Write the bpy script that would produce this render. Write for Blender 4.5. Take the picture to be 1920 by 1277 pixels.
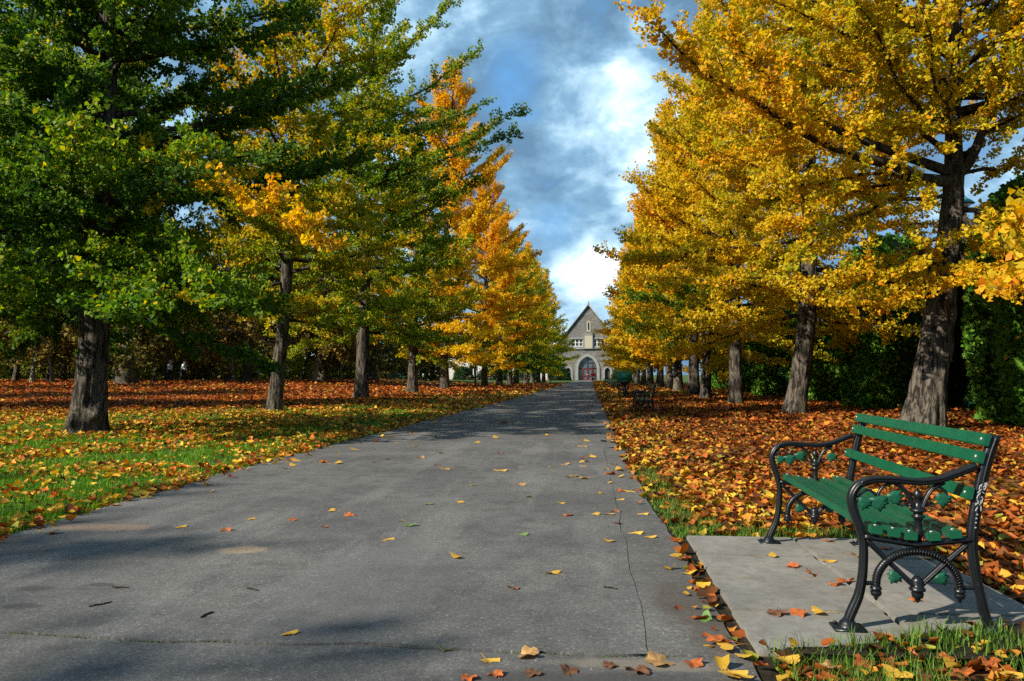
import bpy, bmesh, math, random
import numpy as np
from mathutils import Vector, Matrix

R = math.radians
for o in list(bpy.data.objects):
    bpy.data.objects.remove(o)
scene = bpy.context.scene
COL = scene.collection

# ------------------------------------------------------------------ camera
YAW = R(5.5)                       # the path runs along +Y, the camera looks a little left of it
F_PX, HORIZON, EYE = 1458.0, 702.0, 1.15
cam_d = bpy.data.cameras.new('camera')
cam_d.sensor_width = 36.0
cam_d.lens = F_PX / 1920 * 36
cam_d.clip_start, cam_d.clip_end = 0.05, 3000
cam = bpy.data.objects.new('camera', cam_d)
COL.objects.link(cam)
cam.location = (0, 0, EYE)
cam.rotation_euler = (R(90) + math.atan((HORIZON - 638.5) / F_PX), 0, YAW)
scene.camera = cam
CA, SA = math.cos(YAW), math.sin(YAW)

def w2(xc, d):
    """camera-sideways metres, metres ahead -> world X, Y"""
    return xc * CA - d * SA, d * CA + xc * SA

def at(px, py, d):
    """a point d metres ahead that shows at this place of the photograph"""
    x, y = w2((px - 960) / F_PX * d, d)
    return np.array((x, y, EYE - (py - HORIZON) / F_PX * d))

def gnd(px, py):
    return at(px, py, F_PX * EYE / (py - HORIZON))

def to_cam(X, Y):
    return X * CA + Y * SA, Y * CA - X * SA

# ------------------------------------------------------------------ light
SUN_EL, SHADOW_AZ = R(32), R(35)   # shadows fall to the right and a little away
sun_d = bpy.data.lights.new('sun', 'SUN')
sun_d.energy = 5.0
sun_d.angle = R(0.7)
sun_d.color = (1.0, 0.91, 0.76)
sun = bpy.data.objects.new('sun', sun_d)
COL.objects.link(sun)
to_sun = Vector((-math.cos(SHADOW_AZ) * math.cos(SUN_EL), -math.sin(SHADOW_AZ) * math.cos(SUN_EL), math.sin(SUN_EL)))
sun.rotation_euler = to_sun.to_track_quat('Z', 'Y').to_euler()

world = bpy.data.worlds.new('World')
scene.world = world
world.use_nodes = True
SKY_STRENGTH = 0.07

scene.view_settings.view_transform = 'Standard'
scene.view_settings.look = 'None'
scene.view_settings.exposure = 1.05
scene.view_settings.gamma = 1.0
scene.cycles.use_denoising = False
scene.cycles.adaptive_threshold = 0.02
scene.cycles.max_bounces = 5
scene.cycles.diffuse_bounces = 2
scene.cycles.glossy_bounces = 2
scene.cycles.transmission_bounces = 4
scene.cycles.transparent_max_bounces = 6
scene.cycles.sample_clamp_indirect = 6.0

# ------------------------------------------------------------------ node helpers
class NT:
    def __init__(self, tree):
        self.t = tree
        tree.nodes.clear()
    def n(self, typ, **kw):
        nd = self.t.nodes.new(typ)
        for k, v in kw.items():
            if k.startswith('i_'):
                key = k[2:]
                key = int(key) if key.isdigit() else key.replace('_', ' ')
                self.put(nd.inputs[key], v)
            else:
                setattr(nd, k, v)
        return nd
    def put(self, sock, v):
        if isinstance(v, bpy.types.NodeSocket):
            self.t.links.new(v, sock)
        else:
            if sock.type == 'RGBA' and hasattr(v, '__len__') and len(v) == 3:
                v = (*v, 1.0)
            sock.default_value = v
    def math(self, op, a, b=None, c=None, clamp=False):
        nd = self.t.nodes.new('ShaderNodeMath')
        nd.operation, nd.use_clamp = op, clamp
        self.put(nd.inputs[0], a)
        if b is not None: self.put(nd.inputs[1], b)
        if c is not None: self.put(nd.inputs[2], c)
        return nd.outputs[0]
    def mix(self, f, a, b, mode='MIX'):
        nd = self.t.nodes.new('ShaderNodeMix')
        nd.data_type, nd.blend_type, nd.clamp_factor = 'RGBA', mode, True
        self.put(nd.inputs[0], f); self.put(nd.inputs[6], a); self.put(nd.inputs[7], b)
        return nd.outputs[2]
    def ramp(self, f, stops, interp='LINEAR'):
        nd = self.t.nodes.new('ShaderNodeValToRGB')
        cr = nd.color_ramp
        cr.interpolation = interp
        while len(cr.elements) < len(stops):
            cr.elements.new(0.5)
        for e, (p, c) in zip(cr.elements, stops):
            e.position = p
            e.color = (c, c, c, 1) if not hasattr(c, '__len__') else (*c, 1)
        self.put(nd.inputs[0], f)
        return nd.outputs[0]
    def smooth(self, v, a, b):
        nd = self.t.nodes.new('ShaderNodeMapRange')
        nd.interpolation_type = 'SMOOTHSTEP'
        self.put(nd.inputs[0], v); nd.inputs[1].default_value = a; nd.inputs[2].default_value = b
        return nd.outputs[0]
    def noise(self, vec, scale, detail=4, rough=0.55, dist=0.0):
        nd = self.n('ShaderNodeTexNoise', i_Scale=scale, i_Detail=detail, i_Roughness=rough, i_Distortion=dist)
        if vec is not None: self.put(nd.inputs['Vector'], vec)
        return nd.outputs['Fac']
    def mapping(self, vec, scale=(1, 1, 1), loc=(0, 0, 0), rot=(0, 0, 0)):
        nd = self.n('ShaderNodeMapping', i_Scale=scale, i_Location=loc, i_Rotation=rot)
        self.put(nd.inputs['Vector'], vec)
        return nd.outputs[0]

def new_mat(name):
    m = bpy.data.materials.new(name)
    m.use_nodes = True
    nt = NT(m.node_tree)
    out = nt.n('ShaderNodeOutputMaterial')
    return m, nt, out

def principled(nt, out, color, rough=0.6, bump=None, bump_dist=0.01, strength=1.0, metallic=0.0, spec=0.5, coat=0.0):
    p = nt.n('ShaderNodeBsdfPrincipled')
    nt.put(p.inputs['Base Color'], color)
    nt.put(p.inputs['Roughness'], rough)
    p.inputs['Metallic'].default_value = metallic
    nt.put(p.inputs['Specular IOR Level'], spec)
    p.inputs['Coat Weight'].default_value = coat
    if bump is not None:
        b = nt.n('ShaderNodeBump', i_Strength=strength, i_Distance=bump_dist)
        nt.put(b.inputs['Height'], bump)
        nt.t.links.new(b.outputs[0], p.inputs['Normal'])
    nt.t.links.new(p.outputs[0], out.inputs['Surface'])
    return p

# ------------------------------------------------------------------ sky
def build_sky():
    nt = NT(world.node_tree)
    out = nt.n('ShaderNodeOutputWorld')
    bg = nt.n('ShaderNodeBackground', i_Strength=SKY_STRENGTH)
    nt.t.links.new(bg.outputs[0], out.inputs[0])
    sky = nt.n('ShaderNodeTexSky', sky_type='NISHITA')
    sky.sun_disc = False
    sky.sun_elevation = SUN_EL
    sky.sun_rotation = math.atan2(to_sun.x, to_sun.y)
    sky.air_density, sky.dust_density, sky.ozone_density = 1.0, 0.6, 2.0
    tc = nt.n('ShaderNodeTexCoord').outputs['Generated']
    sep = nt.n('ShaderNodeSeparateXYZ'); nt.put(sep.inputs[0], tc)
    uv = nt.mapping(tc, (1, 1, 1.5), (2.2, 0.4, 0.3))
    cover = nt.noise(uv, 3.2, 8, 0.52, 0.2)
    light = nt.noise(nt.mapping(uv, (1, 1, 1), (4.3, 7.1, 1.0)), 4.2, 7, 0.5, 0.25)
    # one large sunlit cumulus above the far end of the avenue
    def blob(px, py, rad, amp):
        d = Vector(at(px, py, 100.0) - np.array((0, 0, EYE))).normalized()
        dot = nt.n('ShaderNodeVectorMath', operation='DOT_PRODUCT')
        nt.put(dot.inputs[0], tc); dot.inputs[1].default_value = d
        wob = nt.math('MULTIPLY_ADD', nt.noise(uv, 10.0, 6, 0.6), math.radians(rad) * 1.3, -math.radians(rad) * 0.65)
        ang = nt.math('ADD', nt.math('ARCCOSINE', nt.math('MINIMUM', dot.outputs['Value'], 1.0)), wob)
        return nt.math('MULTIPLY', nt.math('SUBTRACT', 1.0, nt.smooth(ang, math.radians(rad) * 0.25, math.radians(rad) * 1.15)), amp)
    fine = nt.noise(nt.mapping(uv, (1, 1, 1), (9.1, 3.7, 2.0)), 11.0, 9, 0.6, 0.3)
    b1 = nt.math('MAXIMUM', blob(1220, 180, 6.0, 0.62), blob(1095, 205, 5.0, 0.50))
    b2 = blob(1205, 350, 2.6, 0.45)
    b3 = nt.math('MAXIMUM', blob(1095, 520, 3.4, 0.34), blob(1000, 560, 3.0, 0.25))
    gap = nt.math('MAXIMUM', blob(965, 135, 3.2, 0.5), blob(1040, 420, 2.4, 0.4))
    low = nt.math('MULTIPLY', nt.math('SUBTRACT', 1.0, nt.smooth(sep.outputs[2], 0.02, 0.20)), 0.10)
    base = nt.math('ADD', nt.math('MULTIPLY', nt.math('SUBTRACT', light, 0.5), 2.0), nt.math('MULTIPLY', nt.math('SUBTRACT', fine, 0.5), 1.7))
    bright = nt.math('ADD', nt.math('ADD', base, 0.22), nt.math('ADD', nt.math('ADD', b1, low), nt.math('ADD', b2, b3)), clamp=True)
    cloud = nt.ramp(bright, [(0.0, (1.1, 2.1, 3.3)), (0.3, (1.9, 3.5, 5.1)), (0.6, (4.3, 6.3, 7.8)), (0.85, (7.6, 9.2, 10.0)), (1.0, (10.5, 11.4, 11.6))])
    cm = nt.math('ADD', nt.smooth(nt.math('ADD', cover, nt.math('MULTIPLY', nt.math('SUBTRACT', fine, 0.5), 0.5)), 0.22, 0.46), nt.math('ADD', b1, b2))
    cm = nt.math('SUBTRACT', cm, gap, clamp=True)
    blue = nt.mix(0.6, sky.outputs[0], (1.0, 3.8, 8.0))
    c = nt.mix(cm, blue, cloud)
    nt.t.links.new(c, bg.inputs[0])
build_sky()

# ------------------------------------------------------------------ numpy helpers
def hash3(ix, iy, iz, seed=0):
    h = (ix * 374761393 + iy * 668265263 + iz * 2147483647 + seed * 1274126177) & 0xFFFFFFFF
    h = ((h ^ (h >> 13)) * 1274126177) & 0xFFFFFFFF
    return ((h ^ (h >> 16)) & 0xFFFF) / 65535.0

def vnoise(p, seed=0):
    p = np.asarray(p, float)
    i = np.floor(p).astype(np.int64)
    f = p - i
    f = f * f * (3 - 2 * f)
    r = 0
    for dx in (0, 1):
        for dy in (0, 1):
            for dz in (0, 1):
                w = (f[..., 0] if dx else 1 - f[..., 0]) * (f[..., 1] if dy else 1 - f[..., 1]) * (f[..., 2] if dz else 1 - f[..., 2])
                r = r + w * hash3(i[..., 0] + dx, i[..., 1] + dy, i[..., 2] + dz, seed)
    return r

def fbm(p, octv=4, seed=0):
    p = np.asarray(p, float)
    a, s, t = 0.5, 0.0, 0.0
    for k in range(octv):
        s = s + a * vnoise(p * 2 ** k, seed + k); t += a; a *= 0.5
    return s / t

def smoothstep(a, b, x):
    t = np.clip((np.asarray(x, float) - a) / (b - a), 0, 1)
    return t * t * (3 - 2 * t)

def norm(v):
    return v / np.maximum(np.linalg.norm(v, axis=-1, keepdims=True), 1e-9)

class MB:
    """collects vertices and faces of any size and makes one mesh"""
    def __init__(self):
        self.v, self.f, self.c, self.n = [], [], [], 0
    def add(self, verts, *faces, col=None):
        verts = np.asarray(verts, float).reshape(-1, 3)
        for fa in faces:
            fa = np.asarray(fa, np.int64)
            if fa.size:
                self.f.append(fa + self.n)
        self.v.append(verts)
        if col is not None:
            self.c.append(col)
        self.n += len(verts)
    def mesh(self, name, mat=None, smooth=False):
        me = bpy.data.meshes.new(name)
        V = np.concatenate(self.v)
        me.vertices.add(len(V)); me.vertices.foreach_set('co', V.astype(np.float32).ravel())
        loops = np.concatenate([fa.ravel() for fa in self.f])
        tot = np.concatenate([np.full(len(fa), fa.shape[1], np.int32) for fa in self.f])
        start = np.concatenate([[0], np.cumsum(tot)[:-1]]).astype(np.int32)
        me.loops.add(len(loops)); me.loops.foreach_set('vertex_index', loops.astype(np.int32))
        me.polygons.add(len(tot)); me.polygons.foreach_set('loop_start', start); me.polygons.foreach_set('loop_total', tot)
        if smooth:
            me.polygons.foreach_set('use_smooth', np.ones(len(tot), bool))
        if self.c:
            C = np.concatenate(self.c)
            a = me.color_attributes.new('col', 'FLOAT_COLOR', 'POINT')
            a.data.foreach_set('color', np.concatenate([C, np.ones((len(C), 1))], 1).astype(np.float32).ravel())
        me.update(calc_edges=True)
        me.validate(verbose=False)
        if mat is not None:
            me.materials.append(mat)
        return me
    # simple solids
    def box(self, c, s, rot=None):
        c, s = np.asarray(c, float), np.asarray(s, float) / 2
        v = np.array([(x, y, z) for x in (-1, 1) for y in (-1, 1) for z in (-1, 1)]) * s
        if rot is not None:
            v = v @ np.array(rot).T
        self.add(v + c, [(0, 1, 3, 2), (4, 6, 7, 5), (0, 4, 5, 1), (2, 3, 7, 6), (0, 2, 6, 4), (1, 5, 7, 3)])
    def tubes(self, P, Rr, sides=6, caps=False):
        """P (T, n, 3) polylines, Rr (T, n) radii"""
        P = np.asarray(P, float); Rr = np.asarray(Rr, float)
        T, n, _ = P.shape
        tan = norm(np.gradient(P, axis=1))
        mt = norm(P[:, -1] - P[:, 0])
        ref = np.where(np.abs(mt[:, 2:3]) < 0.8, np.array([[0, 0, 1.0]]), np.array([[1.0, 0, 0]]))[:, None, :]
        u = norm(np.cross(tan, ref)); w = np.cross(tan, u)
        a = np.arange(sides) / sides * 2 * math.pi
        V = P[:, :, None, :] + Rr[:, :, None, None] * (np.cos(a)[None, None, :, None] * u[:, :, None, :] + np.sin(a)[None, None, :, None] * w[:, :, None, :])
        idx = np.arange(T * n * sides).reshape(T, n, sides)
        i0 = idx[:, :-1, :]; i1 = idx[:, 1:, :]
        q = np.stack([i0, np.roll(i0, -1, 2), np.roll(i1, -1, 2), i1], -1).reshape(-1, 4)
        fs = [q]
        if caps:
            fs += [idx[:, 0, ::-1].reshape(T, sides), idx[:, -1, :].reshape(T, sides)]
        self.add(V.reshape(-1, 3), *fs)
    def tube(self, pts, rad, sides=8, caps=True):
        pts = np.asarray(pts, float)
        rad = np.full(len(pts), rad) if np.isscalar(rad) else np.asarray(rad, float)
        self.tubes(pts[None], rad[None], sides, caps)
    def lathe(self, prof, c=(0, 0, 0), sides=14):
        """prof: (radius, z) pairs"""
        a = np.arange(sides) / sides * 2 * math.pi
        V = np.array([[(r * math.cos(t) + c[0], r * math.sin(t) + c[1], z + c[2]) for t in a] for r, z in prof])
        idx = np.arange(len(prof) * sides).reshape(len(prof), sides)
        i0, i1 = idx[:-1], idx[1:]
        q = np.stack([i0, np.roll(i0, -1, 1), np.roll(i1, -1, 1), i1], -1).reshape(-1, 4)
        self.add(V.reshape(-1, 3), q, idx[:1, ::-1], idx[-1:])

def link(name, me, parent=None, label=None, cat=None, group=None, kind=None, loc=None, rz=None):
    o = bpy.data.objects.new(name, me)
    COL.objects.link(o)
    if parent is not None: o.parent = parent
    if loc is not None: o.location = loc
    if rz is not None: o.rotation_euler = (0, 0, rz)
    tag(o, label, cat, group, kind)
    return o

def tag(o, label=None, cat=None, group=None, kind=None):
    for k, v in (('label', label), ('category', cat), ('group', group), ('kind', kind)):
        if v is not None:
            o[k] = v

def copy_tree(o, parent=None):
    c = o.copy()
    COL.objects.link(c)
    c.parent = parent
    for ch in list(o.children):
        copy_tree(ch, c)
    return c

def smooth_curve(pts, n):
    """Catmull-Rom through pts, n samples"""
    p = np.asarray(pts, float)
    p = np.concatenate([[2 * p[0] - p[1]], p, [2 * p[-1] - p[-2]]])
    m = len(p) - 3
    t = np.linspace(0, m, n)
    i = np.minimum(t.astype(int), m - 1); f = (t - i)[:, None]
    a, b, c, d = p[i], p[i + 1], p[i + 2], p[i + 3]
    return 0.5 * (2 * b + (c - a) * f + (2 * a - 5 * b + 4 * c - d) * f ** 2 + (3 * b - a - 3 * c + d) * f ** 3)

# ------------------------------------------------------------------ materials
def mat_leaf(name, transl=0.42, boost=1.25, hue=0.02, rough=0.55):
    m, nt, out = new_mat(name)
    at_ = nt.n('ShaderNodeAttribute', attribute_name='col')
    oi = nt.n('ShaderNodeObjectInfo')
    hs = nt.n('ShaderNodeHueSaturation')
    nt.put(hs.inputs['Hue'], nt.math('MULTIPLY_ADD', oi.outputs['Random'], hue, 0.5 - hue / 2))
    nt.put(hs.inputs['Color'], at_.outputs['Color'])
    p = nt.n('ShaderNodeBsdfPrincipled', i_Roughness=rough)
    nt.put(p.inputs['Base Color'], hs.outputs[0])
    p.inputs['Specular IOR Level'].default_value = 0.14
    tr = nt.n('ShaderNodeBsdfTranslucent')
    hb = nt.n('ShaderNodeHueSaturation', i_Value=boost, i_Saturation=1.05)
    nt.put(hb.inputs['Color'], hs.outputs[0])
    nt.put(tr.inputs[0], hb.outputs[0])
    mx = nt.n('ShaderNodeMixShader', i_Fac=transl)
    nt.t.links.new(p.outputs[0], mx.inputs[1]); nt.t.links.new(tr.outputs[0], mx.inputs[2])
    nt.t.links.new(mx.outputs[0], out.inputs['Surface'])
    return m

def mat_bark(name, c1, c2, scale=1.0):
    m, nt, out = new_mat(name)
    tc = nt.n('ShaderNodeTexCoord').outputs['Object']
    v = nt.mapping(tc, (8 * scale, 8 * scale, 1.7 * scale))
    n1 = nt.noise(v, 1.6, 6, 0.65, 0.6)
    n2 = nt.noise(nt.mapping(tc, (1, 1, .5)), 2.2 * scale, 4, 0.6)
    n3 = nt.noise(tc, 40 * scale, 3, 0.6)
    c = nt.mix(nt.smooth(n1, 0.40, 0.60), c1, c2)
    c = nt.mix(nt.math('MULTIPLY', nt.smooth(n2, 0.5, 0.75), 0.45), c, (0.10, 0.105, 0.06))
    h = nt.math('ADD', nt.math('MULTIPLY', n1, 1.0), nt.math('MULTIPLY', n3, 0.15))
    principled(nt, out, c, 0.92, h, 0.10, 1.0, spec=0.15)
    return m

def mat_plain(name, color, rough=0.6, metallic=0.0, spec=0.5, bscale=None, bdist=0.002, var=0.0, vscale=8, coat=0.0):
    m, nt, out = new_mat(name)
    tc = nt.n('ShaderNodeTexCoord').outputs['Object']
    c = color
    if var:
        n = nt.noise(tc, vscale, 5, 0.6)
        c = nt.mix(nt.smooth(n, 0.3, 0.7), tuple(x * (1 - var) for x in color), tuple(min(1, x * (1 + var)) for x in color))
    bump = nt.noise(tc, bscale, 4, 0.6) if bscale else None
    principled(nt, out, c, rough, bump, bdist, 0.6, metallic, spec, coat)
    return m

M = {}
M['leaf'] = mat_leaf('ginkgo_leaf', 0.5, 1.2)
M['hedge_leaf'] = mat_leaf('conifer_leaf', 0.15, 1.1)
M['wood_leaf'] = mat_leaf('woodland_leaf', 0.3, 1.1)
M['grass'] = mat_leaf('grass_blade', 0.35, 1.2, 0.0)
M['dry_leaf'] = mat_leaf('fallen_leaf', 0.22, 1.1, 0.02, 0.6)
M['bark'] = mat_bark('ginkgo_bark', (0.016, 0.0135, 0.011), (0.115, 0.098, 0.078))
M['bark_dark'] = mat_bark('dark_bark', (0.02, 0.017, 0.013), (0.10, 0.085, 0.062))
M['bark_pale'] = mat_bark('pale_bark', (0.05, 0.05, 0.035), (0.24, 0.23, 0.165))
M['twig'] = mat_bark('branch_bark', (0.02, 0.016, 0.012), (0.075, 0.06, 0.045))

# ground: soil, lawn and leaf litter, by where each lies
def mat_ground():
    m, nt, out = new_mat('park_ground')
    geo = nt.n('ShaderNodeNewGeometry').outputs['Position']
    sep = nt.n('ShaderNodeSeparateXYZ'); nt.put(sep.inputs[0], geo)
    X, Y = sep.outputs[0], sep.outputs[1]
    flat = nt.n('ShaderNodeCombineXYZ'); nt.put(flat.inputs[0], X); nt.put(flat.inputs[1], Y)
    P = flat.outputs[0]
    big = nt.noise(P, 0.25, 4, 0.6)
    med = nt.noise(P, 1.1, 5, 0.6)
    fine = nt.noise(P, 26, 4, 0.7)
    grass = nt.mix(nt.smooth(nt.noise(P, 9, 6, 0.7), 0.35, 0.65), (0.028, 0.056, 0.008), (0.070, 0.120, 0.016))
    grass = nt.mix(nt.smooth(fine, 0.5, 0.75), grass, (0.03, 0.03, 0.012))
    # leaf litter: small cells with a colour each
    vo = nt.n('ShaderNodeTexVoronoi', i_Scale=11.0); nt.put(vo.inputs['Vector'], P)
    vsep = nt.n('ShaderNodeSeparateColor'); nt.put(vsep.inputs[0], vo.outputs['Color'])
    litter = nt.ramp(vsep.outputs[0], [(0, (0.05, 0.022, 0.010)), (0.3, (0.13, 0.047, 0.012)), (0.55, (0.24, 0.085, 0.018)), (0.8, (0.33, 0.13, 0.025)), (1, (0.40, 0.24, 0.04))])
    litter = nt.mix(nt.math('MULTIPLY', nt.smooth(vo.outputs['Distance'], 0.02, 0.055), 0.6), litter, (0.04, 0.018, 0.008))
    # where: right of the path litter, left near the path lawn, back left litter, far lawn
    right = nt.smooth(X, -1.5, 0.8)
    wob = nt.math('MULTIPLY_ADD', big, 9.0, -4.5)
    wob2 = nt.math('MULTIPLY_ADD', med, 3.0, -1.5)
    edge = nt.math('ADD', X, nt.math('ADD', wob, wob2))
    lleft = nt.math('MULTIPLY', nt.math('SUBTRACT', 1.0, nt.smooth(edge, -11.5, -7.5)), nt.smooth(nt.math('ADD', Y, nt.math('ADD', wob, wob2)), 19.0, 28.0))
    far = nt.smooth(nt.math('ADD', Y, wob), 62, 84)
    lit = nt.math('MAXIMUM', right, lleft)
    lit = nt.math('MULTIPLY', lit, nt.math('SUBTRACT', 1.0, nt.math('MULTIPLY', far, 0.92)))
    thin = nt.smooth(med, 0.62, 0.72)
    lit = nt.math('MULTIPLY', lit, nt.math('SUBTRACT', 1.0, nt.math('MULTIPLY', thin, 0.45)))
    c = nt.mix(lit, grass, litter)
    soil = nt.smooth(nt.noise(P, 2.3, 5, .65), 0.64, 0.74)
    c = nt.mix(nt.math('MULTIPLY', soil, 0.5), c, (0.04, 0.027, 0.017))
    h = nt.math('ADD', nt.math('MULTIPLY', vsep.outputs[1], 0.5), nt.math('MULTIPLY', fine, 0.8))
    principled(nt, out, c, 0.9, h, 0.03, 0.8, spec=0.15)
    return m
M['ground'] = mat_ground()

def mat_asphalt(name, c1, c2, stains):
    m, nt, out = new_mat(name)
    geo = nt.n('ShaderNodeNewGeometry').outputs['Position']
    sep = nt.n('ShaderNodeSeparateXYZ'); nt.put(sep.inputs[0], geo)
    flat = nt.n('ShaderNodeCombineXYZ'); nt.put(flat.inputs[0], sep.outputs[0]); nt.put(flat.inputs[1], sep.outputs[1])
    P = flat.outputs[0]
    g = nt.n('ShaderNodeTexVoronoi', i_Scale=95.0); nt.put(g.inputs['Vector'], P)
    gs = nt.n('ShaderNodeSeparateColor'); nt.put(gs.inputs[0], g.outputs['Color'])
    big = nt.noise(P, 0.8, 6, 0.62)
    med = nt.noise(P, 5.0, 5, 0.65)
    c = nt.mix(nt.smooth(big, 0.3, 0.7), c1, c2)
    c = nt.mix(nt.math('MULTIPLY', nt.smooth(med, 0.46, 0.68), 0.5), c, tuple(x * 0.66 for x in c1))
    worn = nt.noise(nt.mapping(P, (1.5, 0.22, 1)), 1.4, 5, 0.6)
    c = nt.mix(nt.math('MULTIPLY', nt.smooth(worn, 0.48, 0.66), 0.55), c, tuple(min(1, x * 1.28) for x in c2))
    stone = nt.ramp(gs.outputs[0], [(0, 0.55), (0.5, 0.95), (0.85, 1.25), (0.97, 1.9), (1, 2.3)])
    c = nt.mix(0.5, c, stone, 'MULTIPLY')
    c = nt.mix(nt.smooth(nt.noise(P, 60, 2, 0.5), 0.70, 0.76), c, (0.34, 0.33, 0.30))
    # small dark damp marks
    spots = nt.smooth(nt.noise(nt.mapping(P, (1.4, 3.0, 1)), 3.4, 3, 0.5), 0.70, 0.755)
    c = nt.mix(nt.math('MULTIPLY', spots, 0.55), c, (0.03, 0.031, 0.034))
    # thin winding cracks
    w = nt.noise(P, 1.1, 5, 0.6)
    cr = nt.math('ABSOLUTE', nt.math('SUBTRACT', w, 0.5))
    crack = nt.math('SUBTRACT', 1.0, nt.smooth(cr, 0.0, 0.0022))
    crack = nt.math('MULTIPLY', crack, nt.smooth(nt.noise(P, 0.5, 2, 0.5), 0.58, 0.66))
    c = nt.mix(nt.math('MULTIPLY', crack, 0.55), c, (0.022, 0.021, 0.019))
    for (x, y, rx, ry, colr, amp) in stains:
        dx = nt.math('DIVIDE', nt.math('SUBTRACT', sep.outputs[0], x), rx)
        dy = nt.math('DIVIDE', nt.math('SUBTRACT', sep.outputs[1], y), ry)
        r = nt.math('SQRT', nt.math('ADD', nt.math('MULTIPLY', dx, dx), nt.math('MULTIPLY', dy, dy)))
        r = nt.math('ADD', r, nt.math('MULTIPLY_ADD', nt.noise(P, 7.0, 6, 0.7), 1.1, -0.55))
        mask = nt.math('MULTIPLY', nt.math('SUBTRACT', 1.0, nt.smooth(r, 0.55, 1.05)), amp)
        c = nt.mix(mask, c, colr)
    h = nt.math('ADD', nt.math('MULTIPLY', gs.outputs[1], 0.55), nt.math('MULTIPLY', nt.noise(P, 160, 3, 0.6), 0.45))
    principled(nt, out, c, 0.86, h, 0.006, 0.75, spec=0.3)
    return m
SAND = (0.27, 0.20, 0.13)
stains = [(-2.2, 4.88, 0.19, 0.13, SAND, 0.75), (-3.6, 5.5, 0.5, 0.16, (0.21, 0.14, 0.095), 0.6), (-4.1, 4.95, 0.36, 0.24, (0.21, 0.14, 0.095), 0.65), (-1.2, 4.2, 0.5, 1.2, (0.085, 0.085, 0.086), 0.35), (-2.9, 3.9, 0.12, 0.06, (0.03, 0.03, 0.032), 0.7), (-2.6, 4.0, 0.10, 0.05, (0.03, 0.03, 0.032), 0.7), (-2.75, 3.6, 0.12, 0.06, (0.03, 0.03, 0.032), 0.7)]
M['asphalt'] = mat_asphalt('worn_asphalt', (0.060, 0.0595, 0.059), (0.105, 0.103, 0.099), stains)
M['asphalt_patch'] = mat_asphalt('patched_asphalt', (0.060, 0.059, 0.057), (0.102, 0.099, 0.093),
                                 [(0.50, 4.0, 0.20, 0.5, (0.05, 0.038, 0.028), 0.55), (0.55, 3.5, 0.14, 0.3, (0.05, 0.038, 0.028), 0.5)])
M['asphalt_near'] = mat_asphalt('old_asphalt', (0.058, 0.0575, 0.057), (0.101, 0.099, 0.095),
                                [(0.05, 2.82, 0.85, 0.28, (0.035, 0.034, 0.033), 0.8), (0.2, 3.12, 0.4, 0.07, (0.16, 0.14, 0.11), 0.6)])
M['soil'] = mat_plain('dark_soil', (0.018, 0.014, 0.009), 0.95, spec=0.1, bscale=60, bdist=0.01, var=0.4, vscale=20)
M['moss'] = mat_plain('moss', (0.045, 0.058, 0.014), 0.95, spec=0.1, bscale=90, bdist=0.006, var=0.4, vscale=40)

def mat_concrete():
    m, nt, out = new_mat('paving_concrete')
    geo = nt.n('ShaderNodeNewGeometry').outputs['Position']
    n1 = nt.noise(geo, 2.6, 6, 0.65)
    n2 = nt.noise(geo, 14, 5, 0.7)
    n3 = nt.noise(geo, 120, 3, 0.6)
    oi = nt.n('ShaderNodeObjectInfo')
    c = nt.mix(nt.smooth(n1, 0.3, 0.7), (0.125, 0.120, 0.110), (0.20, 0.192, 0.175))
    c = nt.mix(nt.math('MULTIPLY', nt.smooth(n2, 0.44, 0.64), 0.6), c, (0.09, 0.08, 0.06))
    c = nt.mix(nt.math('MULTIPLY', nt.smooth(nt.noise(nt.mapping(geo, (1, 2.2, 1)), 5, 5, 0.7), 0.56, 0.68), 0.6), c, (0.16, 0.115, 0.07))
    c = nt.mix(nt.smooth(n3, 0.66, 0.74), c, (0.10, 0.095, 0.085))
    c = nt.mix(0.25, c, nt.mix(oi.outputs['Random'], (0.09, 0.088, 0.082), (0.22, 0.21, 0.19)))
    principled(nt, out, c, 0.85, nt.math('ADD', nt.math('MULTIPLY', n3, 0.4), nt.math('MULTIPLY', n2, 0.6)), 0.004, 0.6, spec=0.25)
    return m
M['concrete'] = mat_concrete()

def mat_paint(name, col, chip, rough=0.32, grime=(0.05, 0.05, 0.035), spec=0.5):
    m, nt, out = new_mat(name)
    tc = nt.n('ShaderNodeTexCoord').outputs['Object']
    n1 = nt.noise(tc, 7, 5, 0.6)
    c = nt.mix(nt.smooth(n1, 0.3, 0.75), tuple(x * 0.85 for x in col), tuple(x * 1.12 for x in col))
    ch = nt.smooth(nt.noise(tc, 34, 4, 0.7), 0.705, 0.73)
    c = nt.mix(nt.math('MULTIPLY', ch, 0.8), c, chip)
    dirt = nt.smooth(nt.noise(nt.mapping(tc, (1, 6, 6)), 5, 6, 0.7), 0.52, 0.75)
    c = nt.mix(nt.math('MULTIPLY', dirt, 0.25), c, grime)
    r = nt.math('MULTIPLY_ADD', dirt, 0.3, rough)
    principled(nt, out, c, r, nt.noise(nt.mapping(tc, (2, 30, 30)), 6, 5, 0.6), 0.0012, 0.3, spec=spec)
    return m
M['green_paint'] = mat_paint('green_bench_paint', (0.0028, 0.066, 0.032), (0.13, 0.11, 0.07), 0.34, (0.02, 0.045, 0.03), 0.4)
M['leaf_paint'] = mat_paint('green_ornament_paint', (0.004, 0.060, 0.034), (0.012, 0.02, 0.016), 0.42, (0.01, 0.03, 0.02), 0.35)
M['iron'] = mat_paint('black_painted_iron', (0.0045, 0.006, 0.008), (0.05, 0.022, 0.013), 0.34, (0.014, 0.012, 0.010), 0.35)
M['white_paint'] = mat_plain('pale_marker', (0.20, 0.215, 0.225), 0.6)
M['steel'] = mat_plain('zinc_bolt', (0.55, 0.55, 0.52), 0.4, 0.7)

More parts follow.
